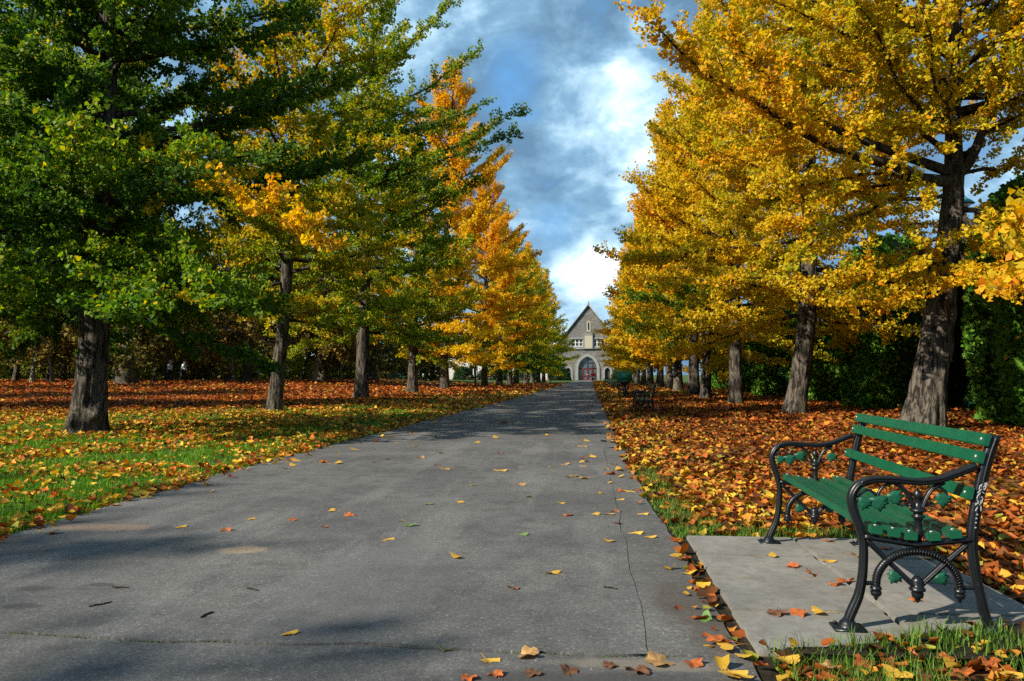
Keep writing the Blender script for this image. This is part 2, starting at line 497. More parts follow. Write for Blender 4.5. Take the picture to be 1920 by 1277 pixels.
# ------------------------------------------------------------------ terrain
def ground_z(x, y):
    x, y = np.asarray(x, float), np.asarray(y, float)
    rise = 0.5 * smoothstep(32, 62, y) * smoothstep(-11, -24, x)
    rise = rise * (1 - smoothstep(96, 130, y)) + 0.12 * smoothstep(96, 130, y) * smoothstep(-11, -24, x)
    return rise

def path_left(y):
    y = np.asarray(y, float)
    return np.interp(y, [-6, 4, 9, 18, 40, 75, 120, 150], [-4.05, -4.05, -4.15, -3.95, -3.35, -2.75, -2.3, -2.3]) + 0.10 * (fbm(np.stack([y * 0.9, y * 0, y * 0], -1), 4, 3) - 0.5) * 2 * 0.9 + 0.05 * (fbm(np.stack([y * 6, y * 0, y * 0], -1), 3, 4) - 0.5) * 2
def path_right(y):
    y = np.asarray(y, float)
    return np.interp(y, [-6, 3, 5, 9, 40, 75, 112, 150], [0.64, 0.62, 0.60, 0.52, 0.55, 0.75, 1.1, 1.5]) + 0.06 * (fbm(np.stack([y * 1.4, y * 0, y * 0], -1), 4, 9) - 0.5) * 2

gx = np.unique(np.concatenate([np.linspace(-700, -60, 14), np.linspace(-60, 30, 61), np.linspace(30, 700, 14)]))
gy = np.unique(np.concatenate([np.linspace(-60, 140, 101), np.linspace(140, 1500, 16)]))
GX, GY = np.meshgrid(gx, gy, indexing='ij')
gm = MB()
idx = np.arange(GX.size).reshape(GX.shape)
gm.add(np.stack([GX, GY, ground_z(GX, GY)], -1), np.stack([idx[:-1, :-1], idx[1:, :-1], idx[1:, 1:], idx[:-1, 1:]], -1).reshape(-1, 4))
link('ground', gm.mesh('ground', M['ground'], True), kind='structure')

def strip(name, ys, xl, xr, z, mat, n=6, thick=None):
    ys = np.asarray(ys, float)
    t = np.linspace(0, 1, n)
    Xs = xl[:, None] * (1 - t) + xr[:, None] * t
    Ys = np.repeat(ys[:, None], n, 1)
    Z = np.full(Xs.shape, z) + 0.004 * (fbm(np.stack([Xs * 0.8, Ys * 0.8, Xs * 0], -1), 3, 5) - 0.5)
    m = MB()
    ix = np.arange(Xs.size).reshape(Xs.shape)
    top = np.stack([Xs, Ys, Z], -1)
    m.add(top, np.stack([ix[:-1, :-1], ix[:-1, 1:], ix[1:, 1:], ix[1:, :-1]], -1).reshape(-1, 4))
    ring = np.concatenate([top[:, 0], top[-1, 1:], top[::-1, -1][1:], top[0, ::-1][1:-1]])
    k = len(ring); low = ring.copy(); low[:, 2] = 0.001
    a = np.arange(k); b = np.roll(a, -1)
    m.add(np.concatenate([ring, low]), np.stack([a, b, b + k, a + k], -1))
    return link(name, m.mesh(name, mat), kind='structure')

ys_all = np.concatenate([np.arange(3.245, 16, 0.09), np.arange(16, 60, 0.5), np.arange(60, 151, 2.0)])
seam = lambda y: 0.25 + 0.016 * (fbm(np.stack([np.asarray(y) * 3.3, np.asarray(y) * 0, np.asarray(y) * 0], -1), 4, 21) - 0.5) * 2
seam_gap = lambda y: np.clip(0.006 * (vnoise(np.stack([np.asarray(y) * 4.0, np.asarray(y) * 0, np.asarray(y) * 0], -1), 55) - 0.25), 0.0004, 0.004)
cross = lambda x, s: 3.22 + 0.06 * (fbm(np.stack([np.asarray(x) * 2.2, np.asarray(x) * 0, np.asarray(x) * 0], -1), 5, 31) - 0.5) * 2 + s
ys_m = ys_all
sw = smoothstep(12.0, 12.5, ys_m)
main = strip('path', ys_m, path_left(ys_m), (seam(ys_m) - seam_gap(ys_m)) * (1 - sw) + path_right(ys_m) * sw, 0.020, M['asphalt'], 40)
ys_p = np.arange(3.245, 12.2, 0.07)
strip('path_patch', ys_p, seam(ys_p) + seam_gap(ys_p), path_right(ys_p), 0.017, M['asphalt_patch'], 8)
ys_n = np.arange(-6, 3.19, 0.07)
near = strip('path_near', ys_n, path_left(ys_n), path_right(ys_n), 0.018, M['asphalt_near'], 40)
# pull the two facing edges of the cross joint into one ragged line
for ob, s, sel in ((main, 0.016, lambda y: y < 3.36), (near, -0.014, lambda y: y > 3.08)):
    me = ob.data
    co = np.empty(len(me.vertices) * 3, np.float32); me.vertices.foreach_get('co', co); co = co.reshape(-1, 3)
    w = sel(co[:, 1])
    ref = 3.245 if s > 0 else float(ys_n[-1])
    fall = np.clip(1 - np.abs(co[:, 1] - ref) / 0.13, 0, 1)
    co[:, 1] += np.where(w, (cross(co[:, 0], s) - ref) * fall, 0)
    me.vertices.foreach_set('co', co.ravel()); me.update()
ys_b = np.arange(-6, 16, 0.2)
strip('path_bed', ys_b, path_left(ys_b) + 0.05, path_right(ys_b) + 0.12, 0.0065, M['soil'], 3)

# moss in the cross joint
rng = np.random.default_rng(5)
mm = MB()
for k in range(900):
    x = rng.uniform(-4.0, 0.6)
    if fbm(np.array([x * 1.8, 0, 0]), 3, 77) < 0.53: continue
    y = float(cross(x, 0)) + rng.normal(0, 0.010)
    r = rng.uniform(0.003, 0.010)
    mm.lathe([(r, 0), (r * 0.8, r * 0.35), (r * 0.3, r * 0.6)], (x, y, 0.010), 5)
link('joint_moss', mm.mesh('joint_moss', M['moss'], True), label='green moss growing in the crack across the asphalt path', cat='moss', kind='stuff')

# ------------------------------------------------------------------ bench pad: concrete slabs
pad = link('bench_pad', None, kind='structure')
def slab_mesh(w, l, h, seed):
    bm = bmesh.new()
    bmesh.ops.create_cube(bm, size=1)
    bmesh.ops.scale(bm, vec=(w, l, h), verts=bm.verts)
    bmesh.ops.bevel(bm, geom=bm.edges[:], offset=0.006, segments=2, affect='EDGES')
    me = bpy.data.meshes.new('slab'); bm.to_mesh(me); bm.free()
    me.materials.append(M['concrete'])
    return me
sm = slab_mesh(0.703, 0.549, 0.06, 1)
bedm = MB(); bedm.box((1.396, 4.412, .004), (1.46, 2.30, .012)); link('bed', bedm.mesh('bed', M['soil']), pad)
rr = random.Random(3)
for i in range(2):
    for j in range(4):
        o = link('slab', sm, pad, loc=(1.035 + i * 0.722, 3.56 + j * 0.568, 0.004 + rr.uniform(-.003, .003)))
        o.rotation_euler = (rr.uniform(-.004, .004), rr.uniform(-.004, .004), rr.uniform(-.006, .006) + 0.012)

# ------------------------------------------------------------------ leaves
RAMP_X = [0, .22, .42, .58, .72, .86, 1.0]
RAMP_C = np.array([(.028, .070, .010), (.086, .168, .012), (.200, .270, .015), (.47, .37, .013), (.64, .405, .014), (.67, .32, .013), (.66, .25, .010)])
def leaf_col(g):
    g = np.clip(g, 0, 1)
    return np.stack([np.interp(g, RAMP_X, RAMP_C[:, k]) for k in range(3)], -1)

def add_leaves(mb, c, axis, nrm, size, col, fan=False, fold=0.18):
    """fan-shaped leaves: c the stem end, axis along the leaf"""
    n = len(c)
    a = norm(axis); b = norm(np.cross(nrm, a)); w = np.cross(a, b)
    s = size[:, None]
    if not fan:
        P = np.stack([c, c + s * (0.72 * a - 0.56 * b + fold * w), c + s * 0.95 * a, c + s * (0.72 * a + 0.56 * b + fold * w)], 1)
        q = np.arange(n * 4).reshape(n, 4)
        mb.add(P.reshape(-1, 3), q[:, :3], q[:, [0, 2, 3]], col=np.repeat(col, 4, 0))
    else:
        P = np.stack([c, c + s * (0.55 * a - 0.62 * b + fold * w), c + s * (0.95 * a - 0.34 * b + fold * .4 * w),
                      c + s * 0.86 * a, c + s * (0.95 * a + 0.34 * b + fold * .4 * w), c + s * (0.55 * a + 0.62 * b + fold * w)], 1)
        q = np.arange(n * 6).reshape(n, 6)
        mb.add(P.reshape(-1, 3), q[:, [0, 1, 2, 3]], q[:, [0, 3, 4, 5]], col=np.repeat(col, 6, 0))

def interp_poly(P, t):
    """P (K, n, 3), t (K,) in 0..1"""
    n = P.shape[1]
    x = np.clip(t, 0, 1) * (n - 1)
    i = np.minimum(x.astype(int), n - 2); f = (x - i)[:, None]
    k = np.arange(len(t))
    return P[k, i] * (1 - f) + P[k, i + 1] * f, norm(P[k, i + 1] - P[k, i])

def trunk_mesh(mb, pts, rads, rings, seg, bark, seed, flare=0.5, burls=(), flare_h=0.5):
    """one trunk with root flare and furrowed bark as real relief"""
    n0 = len(pts)
    fineC = smooth_curve(pts, 600)
    tt = np.linspace(0, 1, rings) ** 1.9                 # rings closer together near the ground
    C = np.stack([np.interp(tt, np.linspace(0, 1, 600), fineC[:, k]) for k in range(3)], -1)
    rad = np.interp(tt * (n0 - 1), np.arange(n0), rads)
    h = C[:, 2] - C[0, 2]
    a = np.arange(seg) / seg * 2 * math.pi
    A, Hh = np.meshgrid(a, h)
    ca, sa = np.cos(A), np.sin(A)
    lob = 0.5 + 0.5 * np.sin(A * 5 + 2 * vnoise(np.stack([ca * 1.2, sa * 1.2, Hh * 0 + seed], -1)) * 3 + seed)
    r = 0.80 * rad[:, None] * (1 + flare * np.exp(-Hh / flare_h) * (0.55 + 0.75 * lob))
    q = np.stack([ca * 3.2 + 0.3 * np.sin(Hh * 3), sa * 3.2, Hh * 0.75 + seed * 3.1], -1)
    warp = (fbm(np.stack([ca * 1.5, sa * 1.5, Hh * 1.8 + seed], -1), 3, seed) - 0.5) * 3.2
    q2 = np.stack([ca * 4.2 + warp * .6, sa * 4.2 + warp * .6, Hh * 1.35 + seed * 1.7], -1)
    ridge = 1 - np.abs(2 * fbm(q2, 3, seed + 9) - 1) * 3.4
    r = r + bark * (np.clip(ridge, -1.3, 1) * 1.0 + (fbm(q, 3, seed + 4) - 0.5) * 2.2)
    r = r * (1 + 0.10 * (fbm(np.stack([ca, sa, Hh * 0.6 + seed], -1), 2, seed + 2) - 0.5) * 2)
    for (ba, bh, bw, bz, amp) in burls:
        da = (A - ba + math.pi) % (2 * math.pi) - math.pi
        r = r + amp * np.exp(-(da / bw) ** 2 - ((Hh - bh) / bz) ** 2)
    V = C[:, None, :] + np.stack([r * ca, r * sa, r * 0], -1)
    V[0, :, 2] -= 0.15
    ix = np.arange(rings * seg).reshape(rings, seg)
    i0, i1 = ix[:-1], ix[1:]
    mb.add(V.reshape(-1, 3), np.stack([i0, np.roll(i0, -1, 1), np.roll(i1, -1, 1), i1], -1).reshape(-1, 4), ix[-1:])

def grow(seed, H, zb, Rad, trunk, trunk_r, n_limb=64, twig_step=0.24, per_m=75, size=0.09, g0=0.5, g_limb=0.08, g_leaf=0.07,
         g_top=0.0, g_out=0.0, detail=1, bark=0.02, flare=0.5, burls=(), manual=(), lower_el=-4.0, skip=None, fan=False, spread=0.085, top_el=52, yellow=0.06, flare_h=0.5, twig_len=1.0, prof_peak=0.16):
    """a ginkgo: straight leader, long limbs, short side twigs set with clusters of fan leaves.
    manual: (points, radius, g or None)  -> (trunk mesh, crown mesh), base at the origin"""
    rg = np.random.default_rng(seed)
    tp = np.asarray(trunk, float)                 # (k,3) trunk line up to the top
    tz = tp[:, 2]
    tpos = lambda z: np.stack([np.interp(z, tz, tp[:, k]) for k in range(3)], -1)
    trad = lambda z: np.interp(z, tz, trunk_r)
    NP = 10
    limbs, lr, lg = [], [], []
    for i in range(n_limb):
        u = (i + rg.uniform(0, 1)) / n_limb
        z0 = zb + (H - 0.4 - zb) * u ** 1.05
        s = (z0 - zb) / (H - zb)
        prof = min(1.0, 0.72 + 0.28 * s / prof_peak) if s < prof_peak else max(0.0, 1 - (s - prof_peak) / (1 - prof_peak)) ** 0.82
        L = Rad * prof * rg.uniform(0.72, 1.18) + 0.35
        az = i * 2.39996 + rg.normal(0, 0.35)
        if skip is not None and skip(az % (2 * math.pi), z0, rg):
            continue
        el = R(lower_el + (top_el - lower_el) * s ** 0.8 + rg.normal(0, 7))
        curve = R(rg.uniform(2, 16)) * (1 if s > 0.12 else 0.2)
        p = tpos(z0)
        pts = [p]
        daz = rg.normal(0, 0.035)
        for k in range(NP - 1):
            d = np.array((math.cos(az) * math.cos(el), math.sin(az) * math.cos(el), math.sin(el)))
            p = p + d * L / (NP - 1)
            pts.append(p)
            az += daz + rg.normal(0, 0.06); el += curve / (NP - 1) + rg.normal(0, 0.05)
        limbs.append(pts)
        r0 = min(trad(z0) * 0.55, 0.018 + L * 0.0125)
        lr.append(np.linspace(r0, 0.006, NP))
        lg.append(rg.normal(0, g_limb) + g_top * (s - 0.4))
    for pts, r0, gg in manual:
        pts = smooth_curve(pts, NP)
        pts[1:-1] += rg.normal(0, 0.05, (NP - 2, 3))
        limbs.append(pts)
        lr.append(np.linspace(r0, 0.010, NP))
        lg.append(rg.normal(0, g_limb) if gg is None else gg - g0)
    # the leader's tip carries leaves too
    limbs.append([tpos(z) for z in np.linspace(H - 2.2, H, NP)]); lr.append(np.linspace(0.03, 0.006, NP)); lg.append(g_top * 0.5)
    LP = np.array(limbs); LR = np.array(lr); LG = np.array(lg)
    LL = np.linalg.norm(np.diff(LP, axis=1), axis=2).sum(1)
    # twigs
    cnt = np.maximum(3, (LL / twig_step).astype(int))
    li = np.repeat(np.arange(len(LP)), cnt)
    k = np.concatenate([np.arange(c) for c in cnt])
    t = np.clip((k + rg.uniform(0, 1, len(k))) / cnt[li], 0, 1)
    inner = np.where(LR[li, 0] > 0.085, 0.34, 0.10)
    t = inner + (1 - inner) * t
    base, tan = interp_poly(LP[li], t)
    side = np.where(k % 2 == 0, 1.0, -1.0)
    ang = side * np.radians(rg.uniform(28, 78, len(k)))
    ca, sa = np.cos(ang), np.sin(ang)
    d = np.stack([tan[:, 0] * ca - tan[:, 1] * sa, tan[:, 0] * sa + tan[:, 1] * ca, tan[:, 2] * 0.6 + rg.normal(0.05, 0.30, len(k))], -1)
    d = norm(d)
    tl = twig_len * (0.22 + (1.15 - t) * np.minimum(LL[li] * 0.30, 1.35) * rg.uniform(0.55, 1.25, len(k)))
    q = np.linspace(0, 1, 4)
    bend = rg.normal(0, 0.12, (len(k), 3)); bend[:, 2] += 0.05
    TP = base[:, None] + d[:, None] * (tl[:, None] * q)[..., None] + bend[:, None] * ((tl[:, None] * q ** 2))[..., None]
    TR = np.linspace(1, 0.35, 4)[None] * (0.0035 + 0.0045 * tl[:, None])
    tg = rg.normal(0, g_limb * 0.6, len(k))
    # leaves on twigs, and along the outer limb itself
    lc = rg.poisson(per_m * tl)
    ti = np.repeat(np.arange(len(TP)), lc)
    tt = rg.uniform(0.08, 1.03, len(ti))
    lp, ld = interp_poly(TP[ti], tt)
    gl = g0 + LG[li[ti]] + tg[ti]
    lim_n = rg.poisson(per_m * 0.55 * LL)
    l2 = np.repeat(np.arange(len(LP)), lim_n)
    t2 = rg.uniform(0, 1, len(l2)); lo2 = np.where(LR[l2, 0] > 0.085, 0.5, 0.25); t2 = lo2 + (1 - lo2) * t2
    p2, d2 = interp_poly(LP[l2], t2)
    c = np.concatenate([lp, p2]); ax = np.concatenate([ld, d2])
    gl = np.concatenate([gl, g0 + LG[l2]])
    N = len(c)
    # spur rosettes: leaves sit in small bunches
    spur = rg.normal(0, 1, (N, 3))
    c = c + norm(spur) * (spread * rg.uniform(0.15, 1.0, N) ** 0.7)[:, None]
    axis = norm(norm(spur) * 0.9 + ax * 0.5 + np.array((0, 0, -0.35)) + rg.normal(0, 0.35, (N, 3)))
    nrm = norm(rg.normal(0, 0.75, (N, 3)) + np.array((0, 0, 0.32)))
    cen = tpos(c[:, 2])
    rad = np.linalg.norm(c[:, :2] - cen[:, :2], axis=1)
    nz = fbm(c * 0.55 + seed, 3, seed)
    g = gl + rg.normal(0, g_leaf, N) + g_out * (rad / Rad - 0.5) + (nz - 0.5) * 0.30 * min(1, g_limb / 0.08)
    g = np.where(rg.uniform(0, 1, N) < yellow, g + 0.28, g)
    col = leaf_col(g) * rg.uniform(0.88, 1.12, (N, 1))
    sz = size * rg.uniform(0.65, 1.25, N)
    cm = MB()
    add_leaves(cm, c, axis, nrm, sz, col, fan)
    crown = cm.mesh('crown', M['leaf'])
    tm = MB()
    zt = tz[tz <= H * 0.9]
    trunk_mesh(tm, tp, np.asarray(trunk_r), int(34 + 66 * detail), int(14 + 50 * detail), bark, seed, flare, burls, flare_h)
    nb = MB()
    nb.tubes(LP, LR, 6 if detail > 0.5 else 5)
    keep = slice(None) if detail > 0.3 else slice(None, None, 3)
    nb.tubes(TP[keep], TR[keep], 3)
    # trunk and limbs are one piece of wood
    off = tm.n
    tm.v += nb.v; tm.f += [f + off for f in nb.f]; tm.n += nb.n
    me = tm.mesh('trunk', M['bark'], True)
    me.materials.append(M['twig'])
    mi = np.zeros(len(me.polygons), np.int32)
    mi[-sum(len(f) for f in nb.f):] = 1
    me.polygons.foreach_set('material_index', mi)
    return me, crown, N

TOTAL_LEAVES = [0]
def plant(meshes, x, y, label, group, rz=0.0, sc=1.0, z=None, name='ginkgo_tree', cat='tree'):
    root = link(name, None, label=label, cat=cat, group=group, loc=(x, y, float(ground_z(x, y)) if z is None else z), rz=rz)
    root.scale = (sc,) * 3 if np.isscalar(sc) else sc
    link('trunk', meshes[0], root)
    link('crown', meshes[1], root, kind='stuff')
    return root

def straight(H, r0, lean=(0, 0), wob=0.15, seed=0, k=9, taper=0.9):
    rg = np.random.default_rng(seed + 500)
    z = np.linspace(0, H, k)
    w = np.cumsum(rg.normal(0, wob / 2, (k, 2)), 0); w -= w[0]
    xy = np.array(lean)[None] * (z / H)[:, None] + w * np.minimum(1, z / 3)[:, None]
    r = r0 * (1 - 0.93 * (z / H) ** taper)
    return np.column_stack([xy, z]), r

def rel(pts, base):
    return [np.asarray(p) - np.asarray(base) for p in pts]

LG_, RG_ = 'ginkgo trees of the left row', 'ginkgo trees of the right row'

# --- left row
bx = np.array((-9.7, 14.4, 0.0))
tp, tr = straight(17, 0.37, (0.25, 0.3), 0.1, 11)
tr = 0.345 * np.interp(tp[:, 2] / 17, [0, .12, .3, 1], [1, .92, .62, .03])
orange = rel([at(178, 330, 15.2), at(300, 300, 14.6), at(430, 352, 13.6), at(530, 415, 12.9), at(600, 452, 12.4)], bx)
orange2 = rel([at(190, 300, 15.2), at(330, 240, 14.4), at(450, 285, 13.6), at(545, 300, 13.2)], bx)
low1 = rel([at(178, 470, 15.2), at(260, 480, 14.0), at(380, 520, 12.8), at(440, 565, 12.0)], bx)
low2 = rel([at(160, 480, 15.2), at(90, 470, 13.8), at(20, 520, 12.5), at(-40, 560, 11.6)], bx)
low3 = rel([at(165, 500, 15.2), at(180, 500, 13.6), at(230, 540, 12.2), at(250, 590, 11.3)], bx)
arm1 = rel([at(175, 150, 15.2), at(330, 120, 14.6), at(480, 90, 14.0), at(600, 45, 13.4), at(690, -5, 12.9)], bx)
left_limbs = []
for q, (y0, dd, g) in enumerate([(60, 14.2, .25), (130, 16.4, .2), (190, 13.6, .22), (250, 15.8, .2), (300, 13.2, .28), (360, 16.0, .2), (400, 14.0, .3), (440, 15.5, .22)]):
    left_limbs.append((rel([at(172, y0 + 30, 15.2), at(110, y0, 15.2 + (dd - 15.2) * .4), at(30, y0 - 25, 15.2 + (dd - 15.2) * .7), at(-60, y0 - 35 + 10 * (q % 3), dd)], bx), .05, g))
T1 = grow(11, 17, 2.4, 4.9, tp, tr, 100, 0.19, 108, 0.080, g0=0.16, g_limb=0.08, g_leaf=0.09, g_out=0.14, detail=1.0, bark=0.026, flare=0.48, flare_h=0.42,
          burls=[(-1.85, 0.26, 0.26, 0.20, 0.16), (-0.78, 0.36, 0.34, 0.13, 0.22)], manual=[(orange, 0.05, 0.64), (low1, 0.05, 0.22), (low2, 0.05, 0.3), (low3, 0.05, 0.2)] + left_limbs, lower_el=-10, yellow=0.09)
plant(T1, bx[0], bx[1], 'thick dark green ginkgo with burls at its base, nearest tree on the left lawn', LG_)

x, y = w2((165 - 960) / F_PX * 26, 26)
plant(T1, x, y, 'dark green ginkgo directly behind the nearest ginkgo, its trunk hidden', 'ginkgo trees behind the left row', 2.5, (.9, .9, 1.4))
x, y = w2((-150 - 960) / F_PX * 25, 25)
plant(T1, x, y, 'dark green ginkgo crown reaching in at the upper left edge', 'ginkgo trees behind the left row', 4.1, (1, 1, 1.2))

bx = np.array((-9.6, 23.2, 0.0))
tp = np.array([(0, 0, 0), (0.12, 0, 1.2), (0.25, 0, 2.6), (0.36, 0, 4.5), (0.45, 0, 7), (0.5, 0, 10), (0.55, 0, 14), (0.6, 0, 18)], float)
tr = np.array([.27, .25, .23, .21, .18, .14, .08, .015])
T2 = grow(12, 18, 2.8, 4.6, tp, tr, 80, 0.22, 88, 0.090, g0=0.46, g_limb=0.07, g_leaf=0.08, g_out=0.12, detail=0.8, bark=0.010, flare=0.22, lower_el=-8, yellow=0.08)
plant(T2, bx[0], bx[1], 'yellow-green ginkgo on a slender smooth grey trunk, second tree of the left row', LG_)


bx = np.array((-10.5, 35.6, 0.0))
tp, tr = straight(22, 0.42, (0.5, 0), 0.12, 13)
tr = 0.42 * np.interp(tp[:, 2] / 22, [0, .12, .3, 1], [1, .85, .55, .03])
arms = [([(700, 215), (790, 160), (850, 120), (903, 76)], 35, .36), ([(690, 330), (800, 290), (900, 245), (988, 196)], 34.5, .26), ([(690, 350), (790, 310), (890, 270), (975, 240)], 34, .22),
        ([(690, 270), (760, 240), (840, 220), (915, 180)], 35, .20), ([(700, 120), (760, 70), (810, 30), (850, -20)], 35.5, .38), ([(690, 430), (780, 400), (850, 360), (900, 330)], 34, .2)]
man = [(rel([at(675, a[0][1] + 25, 36.5)] + [at(p[0], p[1], 36.5 + (dd - 36.5) * (i + 1) / 4) for i, p in enumerate(a)], bx), 0.07, g) for a, dd, g in arms]
T3 = grow(13, 22, 3.0, 5.3, tp, tr, 86, 0.25, 64, 0.115, g0=0.38, g_limb=0.08, g_leaf=0.08, g_top=0.12, detail=0.7, bark=0.012, flare=0.3, manual=man, lower_el=-6, yellow=0.05, spread=.13)
plant(T3, bx[0], bx[1], 'tall green ginkgo with long arms over the path, third tree of the left row', LG_)

tp, tr = straight(15.5, 0.40, (0.2, 0), 0.15, 14)
T4 = grow(14, 15.5, 2.6, 4.4, tp, tr, 72, 0.28, 48, 0.14, g0=0.42, g_limb=0.12, g_leaf=0.09, g_top=0.1, detail=0.4, bark=0.012, flare=0.35, lower_el=-6, spread=.15)
plant(T4, -10.4, 45.8, 'green and olive ginkgo, fourth tree of the left row', LG_)
tp, tr = straight(24.5, 0.42, (0.6, 0), 0.15, 15)
T5 = grow(15, 24.5, 2.4, 6.6, tp, tr, 90, 0.28, 52, 0.150, g0=0.79, g_limb=0.05, g_leaf=0.06, g_top=0.12, detail=0.4, bark=0.012, flare=0.35, lower_el=-6, spread=.17, yellow=0.0, prof_peak=.3)
plant(T5, -10.5, 57, 'bright orange ginkgo rising above the green ones in the left row', LG_)
tp, tr = straight(19, 0.40, (0.2, 0), 0.15, 16)
LA = grow(16, 19, 2.0, 5.2, tp, tr, 60, 0.34, 30, 0.18, g0=0.52, g_limb=0.13, g_leaf=0.08, g_top=0.45, detail=0.15, bark=0.01, flare=0.35, lower_el=-6, spread=.2, top_el=60)
LB = grow(17, 19, 2.0, 5.0, tp, tr, 60, 0.34, 30, 0.18, g0=0.45, g_limb=0.14, g_leaf=0.09, g_top=0.35, detail=0.15, bark=0.01, flare=0.35, lower_el=-6, spread=.2, top_el=60)
ords = ['first', 'second', 'third', 'fourth', 'fifth', 'sixth', 'seventh', 'eighth', 'ninth', 'tenth', 'eleventh', 'twelfth', 'thirteenth', 'fourteenth', 'fifteenth', 'sixteenth']
far_l = [(-9.1, 69, T5, .80), (-8.5, 75.6, LB, .95), (-8.1, 81.6, LA, .9), (-8.0, 88, LB, .92), (-7.3, 93.5, LA, .9), (-6.9, 99, LB, .9), (-6.5, 104.5, LA, .85), (-6.1, 110, LB, .85), (-5.6, 116, LA, .8)]
for i, (x, y, ms, sc) in enumerate(far_l):
    plant(ms, x, y, f"{'smaller orange' if ms is T5 else 'yellowing green'} ginkgo, {ords[i + 5]} tree of the left row from the camera", LG_, i * 1.9, sc)
# a young tree stands between the fifth and sixth
tp, tr = straight(6, 0.13, (0, 0), 0.1, 18)
TY = grow(18, 6, 2.2, 1.6, tp, tr, 24, 0.25, 28, 0.16, g0=0.4, g_limb=0.08, detail=0.15, bark=0.004, flare=0.15, spread=.12)
plant(TY, -9.0, 62.5, 'thin young ginkgo between the thick trunks of the left row', LG_)

# --- right row
bx = np.array((*gnd(1726, 808)[:2], 0.0))
D1 = to_cam(bx[0], bx[1])[1]
line = [(1726, 808), (1740, 730), (1755, 640), (1775, 520), (1790, 410), (1797, 330), (1800, 200), (1806, 40), (1812, -200), (1815, -420)]
tp = np.array(rel([at(a, b, D1) for a, b in line], bx)); tp[0] = 0
tr = np.array([.44, .395, .35, .32, .26, .22, .15, .11, .06, .02])
A = lambda l, d1: rel([at(p[0], p[1], D1 + (d1 - D1) * i / (len(l) - 1)) for i, p in enumerate(l)], bx)
man = [(A([(1795, 338), (1720, 325), (1650, 300), (1540, 252), (1470, 215), (1390, 160), (1300, 100), (1212, 12)], 12.6), 0.13, 0.72),
       (A([(1798, 322), (1700, 283), (1600, 250), (1500, 200), (1420, 120), (1370, 30)], 14.2), 0.11, 0.66),
       (A([(1800, 330), (1842, 262), (1870, 180), (1890, 110), (1915, 20)], 14.6), 0.115, 0.6),
       (A([(1800, 388), (1850, 392), (1920, 388), (2010, 360)], 15.0), 0.07, 0.62),
       (A([(1800, 398), (1850, 430), (1890, 462), (1960, 480)], 14.0), 0.07, 0.62),
       (A([(1795, 440), (1850, 434), (1910, 430), (1990, 420)], 14.8), 0.05, 0.62),
       (A([(1785, 440), (1740, 462), (1680, 500), (1620, 520), (1570, 515)], 14.2), 0.045, 0.62),
       (A([(1780, 470), (1745, 505), (1722, 540), (1690, 560)], 14.6), 0.03, 0.66),
       (A([(1790, 460), (1830, 500), (1850, 530), (1880, 548)], 13.6), 0.03, 0.66),
       (A([(1795, 360), (1700, 372), (1610, 400), (1520, 450), (1480, 500)], 14.8), 0.05, 0.55),
       (A([(1797, 345), (1700, 330), (1600, 330), (1500, 345), (1430, 330)], 14.0), 0.055, 0.62),
       (A([(1800, 300), (1740, 230), (1690, 140), (1640, 40), (1600, -40)], 13.8), 0.07, 0.6),
       (A([(1800, 300), (1790, 220), (1760, 120), (1740, 0)], 12.8), 0.06, 0.6),
       (A([(1800, 305), (1860, 245), (1930, 205), (2010, 175)], 15.6), 0.06, 0.62), (A([(1800, 330), (1870, 312), (1940, 292), (2030, 270)], 16.2), 0.05, 0.62), (A([(1800, 210), (1860, 145), (1930, 95), (2000, 60)], 16.0), 0.05, 0.62),
       (A([(1797, 340), (1640, 345), (1540, 400), (1450, 420)], 17.0), 0.05, 0.68)]
R1 = grow(21, tp[-1, 2], 6.3, 5.4, tp, tr, 60, 0.20, 112, 0.074, g0=0.60, g_limb=0.05, g_leaf=0.06, g_out=0.02, detail=1.0, bark=0.019, flare=0.36, flare_h=0.6, manual=man, lower_el=2, yellow=0.1,
          burls=[(-0.35, 1.7, .3, .22, .06), (-0.5, 2.35, .3, .2, .05)])
plant(R1, bx[0], bx[1], 'large leaning golden ginkgo with black spreading limbs behind the near bench', RG_)

tp = np.array([(0, 0, 0), (0.22, 0, 1.2), (0.42, 0, 2.6), (0.5, 0, 4.5), (0.55, 0, 7), (0.6, 0, 10), (0.6, 0, 14), (0.6, 0, 18)], float)
tr = np.array([.36, .32, .295, .27, .22, .16, .09, .015])
R2 = grow(22, 18, 2.7, 4.8, tp, tr, 76, 0.22, 84, 0.086, g0=0.62, g_limb=0.06, g_leaf=0.06, detail=0.8, bark=0.016, flare=0.3, lower_el=-10, yellow=0.05)
plant(R2, 5.8, 22.7, 'golden ginkgo with a dark trunk leaning right, second tree of the right row', RG_)
tp, tr = straight(18.5, 0.31, (0.3, 0), 0.12, 23)
R3 = grow(23, 18.5, 2.7, 4.5, tp, tr, 72, 0.24, 66, 0.10, g0=0.65, g_limb=0.06, g_leaf=0.06, detail=0.6, bark=0.012, flare=0.3, lower_el=-8, yellow=0.03, spread=.11)
plant(R3, 5.5, 29.6, 'yellow ginkgo with a pale straight trunk, third tree of the right row', RG_)
tp, tr = straight(18.5, 0.28, (0.3, 0), 0.12, 24)
